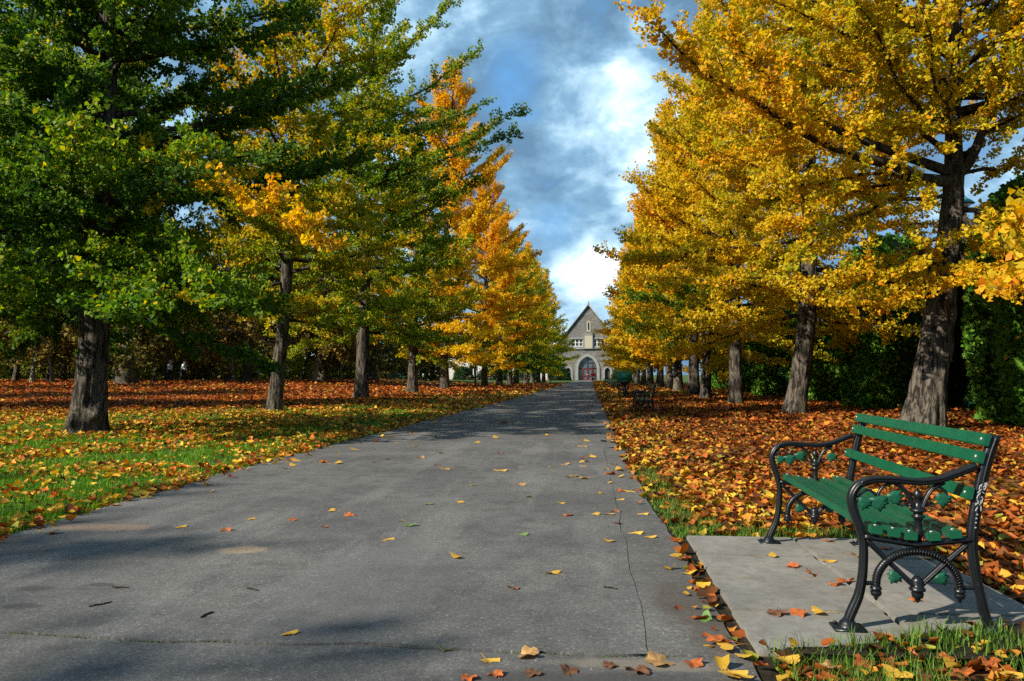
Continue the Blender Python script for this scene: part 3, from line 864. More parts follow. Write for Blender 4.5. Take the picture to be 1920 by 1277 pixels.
R4 = grow(24, 18.5, 2.3, 4.4, tp, tr, 70, 0.27, 52, 0.122, g0=0.67, g_limb=0.06, g_leaf=0.06, g_top=0.06, detail=0.4, bark=0.012, flare=0.3, lower_el=-8, spread=.14, yellow=0.02,
          manual=[([(0, 0, 3.2), (-1.2, -1.2, 3.3), (-2.4, -2.2, 3.3), (-3.4, -2.8, 3.0)], .05, .22), ([(0, 0, 4.0), (-1.3, -0.8, 4.3), (-2.6, -1.6, 4.5), (-3.6, -2.2, 4.6)], .05, .25),
                  ([(0, 0, 3.4), (-.6, -1.5, 3.4), (-1.4, -2.8, 3.1)], .05, .2), ([(0, 0, 4.6), (-1.0, -1.6, 4.9), (-2.0, -2.8, 5.1)], .05, .26)])
plant(R4, 5.3, 35.7, 'yellow ginkgo with a green patch low in its crown, fourth in the right row', RG_)
tp, tr = straight(19, 0.36, (0.2, 0), 0.15, 25)
RA = grow(25, 19, 2.3, 4.5, tp, tr, 66, 0.30, 42, 0.148, g0=0.69, g_limb=0.06, g_leaf=0.06, g_top=0.1, detail=0.25, bark=0.012, flare=0.4, lower_el=-6, spread=.17, top_el=62, yellow=0.0)
RB = grow(26, 19, 2.0, 4.4, tp, tr, 62, 0.32, 36, 0.172, g0=0.70, g_limb=0.07, g_leaf=0.06, g_top=0.08, detail=0.15, bark=0.01, flare=0.4, lower_el=-6, spread=.2, top_el=62, yellow=0.0)
far_r = [(5.2, 42.7, RA, 1.0), (5.4, 51.5, RB, 1.02), (5.6, 58.6, RA, .98), (5.5, 65.3, RB, 1.0), (5.2, 71, RA, .95), (5.0, 77, RB, .95), (4.8, 83, RA, .9), (4.8, 89, RB, .9), (4.9, 96, RA, .85), (5.0, 103, RB, .85), (5.2, 110, RA, .8)]
for i, (x, y, ms, sc) in enumerate(far_r):
    plant(ms, x + .5, y, f'golden ginkgo, {ords[i + 4]} tree of the right row', RG_, i * 2.3 + .4, sc)
# the avenue goes on beside the camera: one tree right, reaching in at the edge
tp, tr = straight(15, 0.36, (0.0, 0.2), 0.12, 27)
bx = np.array((8.9, 8.4, 0.0))
man = [(rel([at(2130, 330, 8.6), at(2050, 330, 8.2), at(1990, 345, 7.9), at(1945, 370, 7.7), at(1915, 400, 7.6)], bx), .03, .62),
       (rel([at(2140, 400, 8.6), at(2060, 430, 8.2), at(2000, 470, 7.9), at(1940, 515, 7.7), at(1895, 545, 7.6)], bx), .03, .64),
       (rel([at(2140, 380, 8.6), at(2060, 400, 8.2), at(1990, 430, 7.9), at(1945, 470, 7.7)], bx), .03, .6)]
R0 = grow(27, 15, 5.8, 3.2, tp, tr, 40, 0.22, 70, 0.085, g0=0.62, g_limb=0.05, g_leaf=0.06, detail=0.4, bark=0.015, flare=0.3, manual=man, lower_el=8, twig_len=.7)
plant(R0, bx[0], bx[1], 'golden ginkgo beside the bench whose drooping sprays hang in at the right edge', RG_)

#PART2
# ------------------------------------------------------------------ conifer hedge behind the right row
def foliage_cols(rg, n, a, b, yel=0.0):
    t = rg.uniform(0, 1, (n, 1))
    c = np.array(a) * (1 - t) + np.array(b) * t
    if yel:
        c = np.where(rg.uniform(0, 1, (n, 1)) < yel, np.array((.42, .30, .03)), c)
    return c

def column_yew(seed, wx, wy, h, n):
    """a clipped columnar conifer: trunk, solid core coloured darker for inner shade, thousands of needle sprays"""
    rg = np.random.default_rng(seed)
    core = MB()
    K, S = 26, 28
    z = np.linspace(0.05, h, K)
    a = np.arange(S) / S * 2 * math.pi
    A, Z = np.meshgrid(a, z)
    def shell(A, Z):
        prof = (0.86 + 0.14 * np.sin(np.clip(Z / h, 0, 1) * 2.2)) * np.clip((1 - (np.clip(Z / h, 0, 1)) ** 7), 0, 1) ** 0.5
        ca, sa = np.cos(A), np.sin(A)
        e = 0.45
        x = np.sign(ca) * np.abs(ca) ** e * wx / 2; y = np.sign(sa) * np.abs(sa) ** e * wy / 2
        bump = 1 + 0.20 * (fbm(np.stack([x * 1.3 + seed, y * 1.3, Z * 1.0], -1), 4, seed) - 0.5) * 2
        return np.stack([x * prof * bump, y * prof * bump, Z], -1)
    V = shell(A, Z); V[..., :2] *= 0.90
    ix = np.arange(K * S).reshape(K, S)
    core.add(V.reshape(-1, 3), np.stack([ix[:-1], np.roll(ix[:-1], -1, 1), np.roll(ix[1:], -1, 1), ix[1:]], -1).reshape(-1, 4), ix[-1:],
             col=foliage_cols(rg, K * S, (.008, .026, .006), (.016, .042, .008)))  # core added to block light; inner shade put in as darker green
    fm = MB()
    az = rg.uniform(0, 2 * math.pi, n); zz = h * rg.uniform(0.0, 1, n)
    P = shell(az, zz)
    # out to the corners of the plan
    out = norm(np.stack([P[:, 0] / wx, P[:, 1] / wy, (zz / h) ** 6], -1))
    P = P + out * rg.uniform(-0.16, 0.10, n)[:, None]
    axis = norm(out * 0.7 + np.array((0, 0, 0.55)) + rg.normal(0, .45, (n, 3)))
    nr = norm(out + rg.normal(0, .5, (n, 3)))
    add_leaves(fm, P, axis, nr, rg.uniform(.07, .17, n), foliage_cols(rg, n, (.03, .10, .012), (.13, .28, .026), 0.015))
    tm = MB(); tm.tube([(0, 0, -.1), (0, 0, h * .6)], [.14, .06], 8)
    return fm.mesh('foliage', M['hedge_leaf']), core.mesh('shade_core', M['hedge_leaf'], True), tm.mesh('trunk', M['bark_dark'], True)

YA = column_yew(41, 2.7, 2.6, 5.6, 15000)
YB = column_yew(42, 2.5, 3.0, 5.2, 15000)
yews = [(10.2, 14.6, YB, 0.0, 'wide dark green conifer filling the right edge behind the bench'),
        (10.3, 18.4, YA, 3.1, 'green conifer column just right of the leaning ginkgo trunk'),
        (9.9, 26.6, YA, 0.1, 'sunlit conifer column between the leaning trunk and the second ginkgo'),
        (10.2, 33.4, YB, 3.2, 'dark conifer column behind the second ginkgo trunk of the right row'),
        (9.7, 40.5, YA, 6.2, 'sunlit conifer column between the second and third trunks of the right row'),
        (10.2, 48.5, YB, 0.1, 'shaded conifer column behind the third trunk of the right row'),
        (10.2, 57.5, YA, 3.0, 'small far conifer column behind the fourth trunk of the right row')]
for x, y, ms, rz, lab in yews:
    root = link('conifer', None, label=lab, cat='conifer', group='conifer columns behind the right row', loc=(x, y, 0), rz=rz)
    link('foliage', ms[0], root, kind='stuff'); link('shade_core', ms[1], root); link('trunk', ms[2], root)

def hedge(name, x0, x1, y0, y1, h, n, label, seed, face=-1):
    rg = np.random.default_rng(seed)
    root = link(name, None, label=label, cat='hedge', loc=(x0, y0, 0))
    ny, nz = int((y1 - y0) / 0.8), 8
    cm = MB()
    for xx, fl in ((0.0, 1), (x1 - x0, -1)):
        yy, zz = np.meshgrid(np.linspace(0, y1 - y0, ny), np.linspace(0, h, nz), indexing='ij')
        X = xx + fl * 0.35 * (fbm(np.stack([yy * .7, zz * .7, yy * 0 + xx], -1), 3, seed) - .3)
        ix = np.arange(yy.size).reshape(yy.shape)
        cm.add(np.stack([X, yy, zz], -1).reshape(-1, 3), np.stack([ix[:-1, :-1], ix[1:, :-1], ix[1:, 1:], ix[:-1, 1:]], -1).reshape(-1, 4), col=foliage_cols(rg, yy.size, (.008, .024, .006), (.016, .04, .008)))  # hedge core blocks light, its darker green stands for inner shade
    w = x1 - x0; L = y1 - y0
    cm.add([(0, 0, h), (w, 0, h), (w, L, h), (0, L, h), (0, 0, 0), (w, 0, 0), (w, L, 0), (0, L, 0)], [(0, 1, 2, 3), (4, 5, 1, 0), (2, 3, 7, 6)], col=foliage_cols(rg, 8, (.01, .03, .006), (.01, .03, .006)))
    link('shade_core', cm.mesh('shade_core', M['hedge_leaf'], True), root)
    fm = MB()
    P = np.column_stack([rg.uniform(-.2, .1, n), rg.uniform(0, L, n), h * rg.uniform(0, 1.03, n) ** .9])
    top = rg.uniform(0, 1, n) < .25
    P[top, 0] = rg.uniform(0, w, top.sum()); P[top, 2] = h + rg.uniform(-.05, .15, top.sum())
    axis = norm(np.array((-.7, 0, .5)) + rg.normal(0, .5, (n, 3)))
    add_leaves(fm, P, axis, norm(np.array((-1, 0, .3)) + rg.normal(0, .5, (n, 3))), rg.uniform(.12, .28, n), foliage_cols(rg, n, (.010, .034, .007), (.035, .08, .013), .01))
    link('foliage', fm.mesh('foliage', M['hedge_leaf']), root, kind='stuff')
    return root
hedge('clipped_hedge', 12.2, 14.2, 8, 80, 5.2, 26000, 'tall dark clipped hedge set back between the conifer columns', 44)

# ------------------------------------------------------------------ woodland on the left
def wood_tree(seed, H, zb, Rad, r0, lean, n_limb, per_m, size, ga, gb, bark='bark_dark'):
    rg = np.random.default_rng(seed)
    tp, tr = straight(H, r0, lean, 0.35, seed, 9, 0.75)
    tpos = lambda z: np.stack([np.interp(z, tp[:, 2], tp[:, k]) for k in range(3)], -1)
    LP, LR = [], []
    for i in range(n_limb):
        z0 = zb + (H * .92 - zb) * rg.uniform(0, 1)
        L = Rad * rg.uniform(.5, 1.1) * (1 - .5 * z0 / H)
        az = rg.uniform(0, 2 * math.pi); el = R(rg.uniform(-5, 45))
        p = tpos(z0); pts = [p]
        for k in range(7):
            el += R(rg.uniform(-14, 8)); az += rg.normal(0, .18)
            p = p + np.array((math.cos(az) * math.cos(el), math.sin(az) * math.cos(el), math.sin(el))) * L / 7
            pts.append(p)
        LP.append(pts); LR.append(np.linspace(min(.09, r0 * .4), .012, 8))
    LP = np.array(LP); LR = np.array(LR)
    cnt = 12
    li = np.repeat(np.arange(len(LP)), cnt); t = rg.uniform(.15, 1, len(li))
    b, tan = interp_poly(LP[li], t)
    d = norm(tan * .7 + rg.normal(0, .6, (len(li), 3)) + np.array((0, 0, -.25)))
    tl = rg.uniform(.6, 1.9, len(li)); q = np.linspace(0, 1, 4)
    TP = b[:, None] + d[:, None] * (tl[:, None] * q)[..., None] + (np.array((0, 0, -.22)) * (tl[:, None] * q ** 2)[..., None])
    tm = MB()
    trunk_mesh(tm, tp, tr, 30, 18, r0 * .05, seed, .45, (), .6)
    tm.tubes(LP, LR, 5); tm.tubes(TP, np.linspace(.014, .006, 4)[None].repeat(len(TP), 0), 3)
    lc = rg.poisson(per_m * tl); ti = np.repeat(np.arange(len(TP)), lc)
    lp, ld = interp_poly(TP[ti], rg.uniform(.1, 1, len(ti)))
    N = len(lp)
    lp = lp + rg.normal(0, .14, (N, 3))
    cm = MB()
    add_leaves(cm, lp, norm(ld + rg.normal(0, .7, (N, 3))), norm(rg.normal(0, .7, (N, 3)) + np.array((0, 0, .8))), size * rg.uniform(.6, 1.3, N), foliage_cols(rg, N, ga, gb))
    return tm.mesh('trunk', M[bark], True), cm.mesh('crown', M['wood_leaf'])
WA = wood_tree(51, 14, 2.2, 7.0, .62, (.3, .2), 40, 13, .25, (.035, .045, .007), (.16, .12, .016))
WB = wood_tree(52, 12, 1.8, 6.0, .30, (1.2, .3), 36, 12, .25, (.035, .045, .007), (.15, .12, .016))
WC = wood_tree(53, 11, 1.6, 6.0, .22, (-.7, .2), 36, 13, .25, (.06, .05, .006), (.24, .15, .018))
WD = wood_tree(54, 11, 2.6, 4.5, .20, (.6, .2), 26, 9, .22, (.08, .07, .008), (.28, .18, .02), 'bark_pale')
woods = [(240, 57, WA, 1.25, 'very thick dark trunk behind the nearest ginkgo on the left'), (30, 70, WB, 1.0, 'dark woodland tree at the far left edge'), (92, 66, WC, 1.1, 'pale leaning stem left of the nearest ginkgo trunk'), (120, 72, WB, .9, 'slanting pale trunk close behind the nearest ginkgo'),
         (385, 74, WC, 1.0, 'thin dark tree right of the two walkers'), (312, 78, WB, 1.1, 'slim dark tree just behind the two walkers'), (425, 70, WC, .9, 'thin straight woodland tree left of the leaning one'),
         (462, 62, WB, 1.25, 'leaning woodland tree left of the slender ginkgo trunk'), (568, 76, WC, 1.0, 'pale thin woodland tree right of the slender ginkgo trunk'), (606, 68, WA, .85, 'dark woodland tree left of the third ginkgo trunk'),
         (700, 80, WA, .9, 'dark woodland tree between the third and fourth ginkgo trunks'), (-70, 62, WA, 1.0, 'broad woodland tree reaching in from beyond the left edge'), (180, 84, WC, 1.2, 'brown woodland tree hidden behind the nearest ginkgo trunk'),
         (520, 88, WA, 1.0, 'broad dark woodland tree behind the slender ginkgo'), (645, 90, WB, 1.1, 'olive woodland tree behind the third ginkgo'), (810, 100, WB, 1.0, 'olive tree beyond the fourth and fifth ginkgo trunks'),
         (62, 60, WD, 1.0, 'pale thin stem near the left edge of the wood'), (100, 61, WD, .9, 'pale stem just left of the nearest ginkgo trunk'), (215, 64, WD, 1.0, 'pale thin stem right of the nearest ginkgo trunk'), (290, 66, WD, .9, 'pale thin stem left of the two walkers'), (440, 60, WD, .85, 'thin pale stem midway between walkers and slender ginkgo'), (590, 63, WD, 1.0, 'pale thin stem right of the slender ginkgo trunk'), (640, 66, WD, .9, 'pale thin stem just left of the third ginkgo trunk')]
for i, (px, d, ms, sc, lab) in enumerate(woods):
    x, y = w2((px - 960) / F_PX * d, d)
    plant(ms, x, y, lab, 'woodland trees beyond the left lawn', i * 2.1 if sc != 1.25 else 0.2, sc, name='woodland_tree')

for i, (x, y, ms, sc, lab) in enumerate([(-18.1, -9.7, WB, 1.05, 'unseen sparse tree added behind the camera, dappling the near path'), (-20.3, -4.9, WC, 1.12, 'unseen sparse brown tree added left of the camera, dappling the near path'), (-33, 19, WA, .95, 'nearest woodland tree outside the left edge, shading the lawn'), (-36, 31, WB, 1.15, 'second woodland tree outside the left edge, shading the lawn'), (-44, 40, WA, .9, 'third woodland tree outside the left edge, shading the lawn')]):  # unseen trees, placed for the shadows they cast on lawn and path
    plant(ms, x, y, lab, 'woodland trees beyond the left lawn', i * 1.7, sc, name='woodland_tree')

def shrub(seed, rx, ry, h, n, a, b, size):
    rg = np.random.default_rng(seed)
    v = norm(rg.normal(0, 1, (n, 3))); v[:, 2] = np.abs(v[:, 2])
    r = rg.uniform(.45, 1, (n, 1)) ** .5 * (0.75 + 0.5 * fbm(v * 2.2 + seed, 3, seed))[:, None]
    P = v * r * np.array((rx, ry, h))
    cm = MB()
    add_leaves(cm, P, norm(v + rg.normal(0, .6, (n, 3))), norm(v + np.array((0, 0, .5)) + rg.normal(0, .5, (n, 3))), size * rg.uniform(.6, 1.3, n), foliage_cols(rg, n, a, b))
    sm_ = MB()
    k = 9
    d = norm(np.column_stack([rg.normal(0, .6, k), rg.normal(0, .6, k), np.full(k, 1.0)]))
    q = np.linspace(0, 1, 4)
    sm_.tubes(d[:, None] * (q[None] * h * .8)[..., None], np.linspace(.04, .012, 4)[None].repeat(k, 0), 4)
    return cm.mesh('foliage', M['wood_leaf']), sm_.mesh('stems', M['bark_dark'])
SA_ = shrub(61, 3.4, 2.4, 3.0, 5200, (.09, .13, .010), (.36, .32, .02), .22)
SB_ = shrub(62, 3.0, 2.2, 2.4, 4200, (.05, .09, .010), (.24, .24, .018), .22)
SC_ = shrub(63, 3.0, 2.0, 2.6, 5200, (.008, .03, .008), (.022, .055, .012), .2)
def bush(ms, px, d, sc, lab, cat='shrub', grp='shrubs along the edge of the woodland'):
    x, y = w2((px - 960) / F_PX * d, d)
    root = link('shrub', None, label=lab, cat=cat, group=grp, loc=(x, y, float(ground_z(x, y)) - .1), rz=px * .37)
    root.scale = (sc,) * 3
    link('foliage', ms[0], root, kind='stuff'); link('stems', ms[1], root)
for i, (px, d, ms, sc, lab) in enumerate([(285, 80, SA_, 1.1, 'yellow-green shrub left of the two walkers'), (345, 84, SB_, 1.2, 'olive shrub directly behind the two walkers'), (410, 82, SA_, 1.2, 'yellow-green shrub right of the two walkers'),
        (470, 86, SB_, 1.2, 'green shrub behind the leaning woodland tree'), (545, 84, SA_, 1.0, 'yellowish shrub behind the slender ginkgo trunk'), (620, 88, SB_, 1.1, 'dark olive shrub left of the third ginkgo trunk'),
        (60, 86, SB_, 1.3, 'dark shrub at the far left edge of the wood'), (130, 90, SA_, 1.1, 'yellowish shrub left behind the nearest ginkgo'), (215, 88, SB_, 1.2, 'green shrub behind the very thick dark trunk'), (-20, 84, SA_, 1.2, 'shrub cut by the left edge of the picture'),
        (720, 108, SB_, 1.2, 'dark shrub beside the green railing')]):
    bush(ms, px, d, sc, lab)
for px, d, sc, lab in [(1048, 146, 1.05, 'rounded dark evergreen bush left of the arched side door'), (925, 146, 1.1, 'dark evergreen bush under the pale windows of the far wing'), (870, 145, .95, 'dark evergreen bush by the end of the far wing'), (985, 147, .9, 'low evergreen bush between the far wing and the gable'), (1170, 146, 1.0, 'dark evergreen bush right of the gabled front')]:
    bush(SC_, px, d, sc, lab, grp='evergreen bushes in front of the building')

# the wood farther back reads as one mass
rg = np.random.default_rng(71)
n = 22000
px = rg.uniform(-420, 830, n); d = rg.uniform(98, 122, n)
x, y = w2((px - 960) / F_PX * d, d)
hmax = 9 + 6 * fbm(np.stack([x * .09, y * 0, x * 0], -1), 3, 8)
hmax = hmax * np.where(px > 690, .55, 1)
P = np.stack([x, y, hmax * rg.uniform(0, 1, n) ** .8], -1)
wm = MB()
t = fbm(P * .25, 3, 12)[:, None]
t = np.clip((t - .3) / .4, 0, 1)
colr = np.array((.02, .028, .007)) * (1 - t) + np.array((.115, .085, .016)) * t
add_leaves(wm, P, norm(rg.normal(0, 1, (n, 3))), norm(rg.normal(0, .7, (n, 3)) + np.array((0, -.4, .6))), rg.uniform(.4, .85, n), colr * rg.uniform(.7, 1.3, (n, 1)))
link('far_wood', wm.mesh('far_wood', M['wood_leaf']), label='distant brown and olive wood closing the left lawn', cat='wood', kind='stuff')

# ------------------------------------------------------------------ the gabled building at the end
def mat_stone(name, a, b, sx=1.1, sz=2.6):
    m, nt, out = new_mat(name)
    tc = nt.n('ShaderNodeTexCoord').outputs['Object']
    sp = nt.n('ShaderNodeSeparateXYZ'); nt.put(sp.inputs[0], tc)
    cb = nt.n('ShaderNodeCombineXYZ'); nt.put(cb.inputs[0], nt.math('ADD', sp.outputs[0], sp.outputs[1])); nt.put(cb.inputs[1], sp.outputs[2])
    br = nt.n('ShaderNodeTexBrick', i_Scale=1.0); nt.put(br.inputs['Vector'], cb.outputs[0])
    br.inputs['Brick Width'].default_value = .62; br.inputs['Row Height'].default_value = .26; br.inputs['Mortar Size'].default_value = .018
    br.inputs['Color1'].default_value = (*a, 1); br.inputs['Color2'].default_value = (*b, 1); br.inputs['Mortar'].default_value = (.20, .19, .17, 1)
    n1 = nt.noise(tc, 1.4, 5, .65)
    c = nt.mix(nt.math('MULTIPLY', nt.smooth(n1, .35, .7), .6), br.outputs['Color'], tuple(x * .55 for x in a))
    c = nt.mix(nt.math('MULTIPLY', nt.smooth(nt.noise(tc, 5, 4, .6), .5, .75), .4), c, tuple(min(1, x * 1.7) for x in b))
    principled(nt, out, c, .9, br.outputs['Fac'], .03, -.6, spec=.2)
    return m
M['rubble'] = mat_stone('grey_rubble_stone', (.095, .095, .096), (.165, .158, .142))
M['dressed'] = mat_plain('dressed_limestone', (.20, .20, .19), .85, spec=.2, bscale=6, bdist=.02, var=.18, vscale=3)
M['cream'] = mat_plain('cream_stone', (.34, .31, .24), .85, spec=.2, var=.1)
M['pale_wall'] = mat_plain('pale_stone_wall', (.42, .40, .36), .9, spec=.2, var=.2, vscale=1.5)
M['slate'] = mat_plain('roof_slate', (.06, .065, .075), .6, bscale=5, bdist=.02, var=.3, vscale=3)
M['glass'] = mat_plain('window_glass', (.06, .08, .09), .08, spec=.8)
M['red_door'] = mat_plain('red_door_paint', (.13, .010, .009), .45, var=.15)
M['dark_door'] = mat_plain('dark_oak_door', (.03, .022, .015), .7, var=.3, vscale=4)
M['frame_white'] = mat_plain('white_window_paint', (.62, .62, .58), .6)

def plate(name, loops, depth, mat, parent, y):
    """2D outline (with holes) in x-z, made solid; front face at y, going back by depth"""
    cu = bpy.data.curves.new(name, 'CURVE'); cu.dimensions = '2D'; cu.fill_mode = 'BOTH'; cu.extrude = depth / 2
    for lp in loops:
        sp = cu.splines.new('POLY'); sp.points.add(len(lp) - 1)
        for p, (a, b) in zip(sp.points, lp): p.co = (a, b, 0, 1)
        sp.use_cyclic_u = True
    tmp = bpy.data.objects.new('tmp', cu); COL.objects.link(tmp)
    bpy.context.view_layer.update()
    me = bpy.data.meshes.new_from_object(tmp.evaluated_get(bpy.context.evaluated_depsgraph_get()))
    bpy.data.objects.remove(tmp); bpy.data.curves.remove(cu)
    me.transform(Matrix.Translation((0, y + depth / 2, 0)) @ Matrix.Rotation(R(90), 4, 'X'))
    me.name = name
    me.materials.clear(); me.materials.append(mat)
    return link(name, me, parent)

def arch(cx, w, spring, top, z0=0.0, n=9):
    """pointed arch outline, anticlockwise"""
    h = top - spring; hw = w / 2
    r = (hw * hw + h * h) / (2 * hw)
    p = [(cx - hw, z0), (cx + hw, z0)]
    a1 = math.acos((r - hw) / r)
    for i in range(n):
        t = a1 * i / (n - 1); p.append((cx + hw - r + r * math.cos(t), spring + r * math.sin(t)))
    for i in range(n - 2, -1, -1):
        t = a1 * i / (n - 1); p.append((cx - hw + r - r * math.cos(t), spring + r * math.sin(t)))
    return p
def rect(x0, x1, z0, z1): return [(x0, z0), (x1, z0), (x1, z1), (x0, z1)]

BX, BY = 0.25, 158.0
bd = link('gabled_building', None, label='grey stone gabled building with pointed arched red doorway closing the avenue', cat='building', loc=(BX, BY, 0.0))
HW, EAVE, APEX = 7.6, 5.6, 15.1
big_in, big_out = arch(-.15, 3.7, 2.3, 4.75), arch(-.15, 4.9, 2.3, 5.35, -.02)
sideL, sideR = arch(-4.05, 1.05, 1.75, 2.5), arch(3.85, 1.05, 1.75, 2.5)
lancet = arch(.12, .34, 11.4, 11.75, 10.1)
winL, winR = rect(-3.3, -1.05, 6.8, 8.3), rect(1.05, 3.3, 6.8, 8.3)
outer = [(-HW, -.3), (HW, -.3), (HW, EAVE), (0.12, APEX), (-HW, EAVE)]
plate('wall', [outer, big_in, sideL, sideR, lancet, winL, winR], .7, M['rubble'], bd, 0)
plate('door_surround', [big_out, big_in], .5, M['dressed'], bd, -.16)
for s, cx in ((sideL, -4.05), (sideR, 3.85)):
    plate('side_door_surround', [arch(cx, 1.95, 1.75, 3.0, -.02), s], .4, M['dressed'], bd, -.10)
    plate('side_door', [s], .08, M['dark_door'], bd, .35)
plate('lancet_surround', [arch(.12, .8, 11.4, 12.05, 9.8), lancet], .3, M['cream'], bd, -.08)
plate('lancet_window', [lancet], .05, M['glass'], bd, .3)
ent = plate('entrance_window', [big_in], .05, M['glass'], bd, .45)
# door leaves and glazing bars
dm = MB()
for x in (-1.83, -1.15, .85, 1.53): dm.box((x, .36, 1.6), (.12, .1, 3.2))
dm.box((-.15, .36, 2.42), (3.6, .1, .14)); dm.box((-.15, .36, 3.5), (3.0, .08, .09)); dm.box((-.15, .36, 3.5), (.09, .1, 2.2))
link('glazing_bars', dm.mesh('glazing_bars', M['dark_door']), ent)
for s in (-1, 1):
    dl = plate('door', [rect(-.15 + min(0, s) * .96 + .02, -.15 + max(0, s) * .96 - .02, .02, 2.34), rect(-.15 + min(0, s) * .96 + .14, -.15 + max(0, s) * .96 - .14, .95, 2.22), rect(-.15 + min(0, s) * .96 + .14, -.15 + max(0, s) * .96 - .14, .15, .82)], .09, M['red_door'], bd, .30)
    hm = MB(); hm.box((-.15 + s * .12, .26, 1.1), (.04, .06, .35)); link('handle', hm.mesh('handle', M['steel']), dl)
for x in (-1.55, 1.25):
    plate('door_panel_frame', [rect(x - .36, x + .36, .02, 2.34), rect(x - .26, x + .26, .15, 2.2)], .08, M['red_door'], bd, .38)
# first-floor band: carved tablet between two mullioned windows
plate('tablet', [rect(-.85, .8, 6.5, 9.1)], .35, M['cream'], bd, -.3)
plate('tablet_frame', [rect(-1.0, .95, 6.3, 9.35), rect(-.85, .8, 6.5, 9.1)], .45, M['dressed'], bd, -.38)
for w0 in (winL, winR):
    a, b = w0[0][0], w0[1][0]
    wf = plate('window', [rect(a - .25, b + .25, 6.5, 8.65), rect(a, b, 6.8, 8.3)], .3, M['dressed'], bd, -.12)
    plate('pane', [rect(a, b, 6.8, 8.3)], .04, M['glass'], wf, .3)
    k = 3; st = (b - a) / k
    bars = [rect(a + i * st + .07, a + (i + 1) * st - .07, zz, zz + .62) for i in range(k) for zz in (6.9, 7.6)]
    plate('mullions', [rect(a, b, 6.8, 8.3)] + bars, .1, M['frame_white'], wf, .12)
sill = MB(); sill.box((0, -.1, 6.32), (7.2, .3, .18)); link('string_course', sill.mesh('string_course', M['dressed']), bd)
rm = MB()
rm.add([(-HW - .3, .0, EAVE - .25), (.12, .0, APEX + .12), (HW + .3, .0, EAVE - .25), (-HW - .3, 16, EAVE - .25), (.12, 16, APEX + .12), (HW + .3, 16, EAVE - .25),
        (-HW - .3, .0, EAVE - .5), (.12, .0, APEX - .15), (HW + .3, .0, EAVE - .5)], [(0, 1, 4, 3), (1, 2, 5, 4), (0, 6, 7, 1), (1, 7, 8, 2)])
rm.box((-HW + .2, 8.4, 2.6), (.5, 15.2, 6.2)); rm.box((HW - .2, 8.4, 2.6), (.5, 15.2, 6.2))
link('roof', rm.mesh('roof', M['slate']), bd)
for s in (-1, 1):
    cp = MB()
    a = np.array((.12, -.12, APEX + .22)); b = np.array((s * (HW + .25), -.12, EAVE - .2))
    d = (b - a) / np.linalg.norm(b - a); ang = math.atan2(d[2], d[0])
    rot = np.array(((math.cos(ang), 0, -math.sin(ang)), (0, 1, 0), (math.sin(ang), 0, math.cos(ang))))
    cp.box((a + b) / 2, (np.linalg.norm(b - a), .45, .22), rot)
    link('coping', cp.mesh('coping', M['dressed']), bd)
fm_ = MB(); fm_.lathe([(.16, 0), (.22, .12), (.1, .3), (.14, .45), (.02, .8)], (.12, -.1, APEX + .2), 8); link('finial', fm_.mesh('finial', M['dressed'], True), bd)

wing = link('building_wing', None, label='pale low wing with dark windows seen between the far left trunks', cat='building', loc=(-8.2, 161, 0))
wins = [rect(-x - 1.3, -x, 1.0, 2.7) for x in (2.0, 5.2, 8.4, 11.6, 14.8, 18.0, 21.2)]
plate('wall', [rect(-26, 0.4, -.3, 5.2)] + wins, .6, M['pale_wall'], wing, 0)
for w0 in wins:
    wf = plate('window', [rect(w0[0][0] - .18, w0[1][0] + .18, .8, 2.9), w0], .25, M['dressed'], wing, -.1)
    plate('pane', [w0], .04, M['glass'], wf, .35)
    plate('mullion', [rect(w0[0][0] + .59, w0[0][0] + .71, 1.0, 2.7)], .1, M['frame_white'], wf, .2)
rw = MB(); rw.add([(-26.3, -.3, 5.1), (.4, -.3, 5.1), (.4, 4, 8.4), (-26.3, 4, 8.4), (-26.3, 8.5, 5.1), (.4, 8.5, 5.1)], [(0, 1, 2, 3), (3, 2, 5, 4)], [(0, 3, 4)])
link('roof', rw.mesh('roof', M['slate']), wing)

# ------------------------------------------------------------------ park benches
def sweep(mb, uz, wx, th, x0=0.0, n=None, k=10, pw=0.55):
    """bar of cast iron along a curve in the plane of the bench end; wx half width across, th half thickness in plane"""
    p = smooth_curve(uz, n or max(8, len(uz) * 4))
    tg = norm(np.gradient(p, axis=0)); nr = np.stack([-tg[:, 1], tg[:, 0]], -1)
    th = np.full(len(p), th) if np.isscalar(th) else np.interp(np.linspace(0, 1, len(p)), np.linspace(0, 1, len(th)), th)
    a = np.arange(k) / k * 2 * math.pi + math.pi / k
    ca = np.sign(np.cos(a)) * np.abs(np.cos(a)) ** pw; sa = np.sign(np.sin(a)) * np.abs(np.sin(a)) ** pw
    V = np.empty((len(p), k, 3))
    V[..., 0] = x0 + wx * sa[None]
    V[..., 1] = -(p[:, None, 0] + nr[:, None, 0] * ca[None] * th[:, None])
    V[..., 2] = p[:, None, 1] + nr[:, None, 1] * ca[None] * th[:, None]
    ix = np.arange(len(p) * k).reshape(len(p), k)
    mb.add(V.reshape(-1, 3), np.stack([ix[:-1], ix[1:], np.roll(ix[1:], -1, 1), np.roll(ix[:-1], -1, 1)], -1).reshape(-1, 4), ix[:1], ix[-1:, ::-1])

def ulathe(mb, u, prof, sides=12):
    mb.lathe(prof, (0, -u, 0), sides)

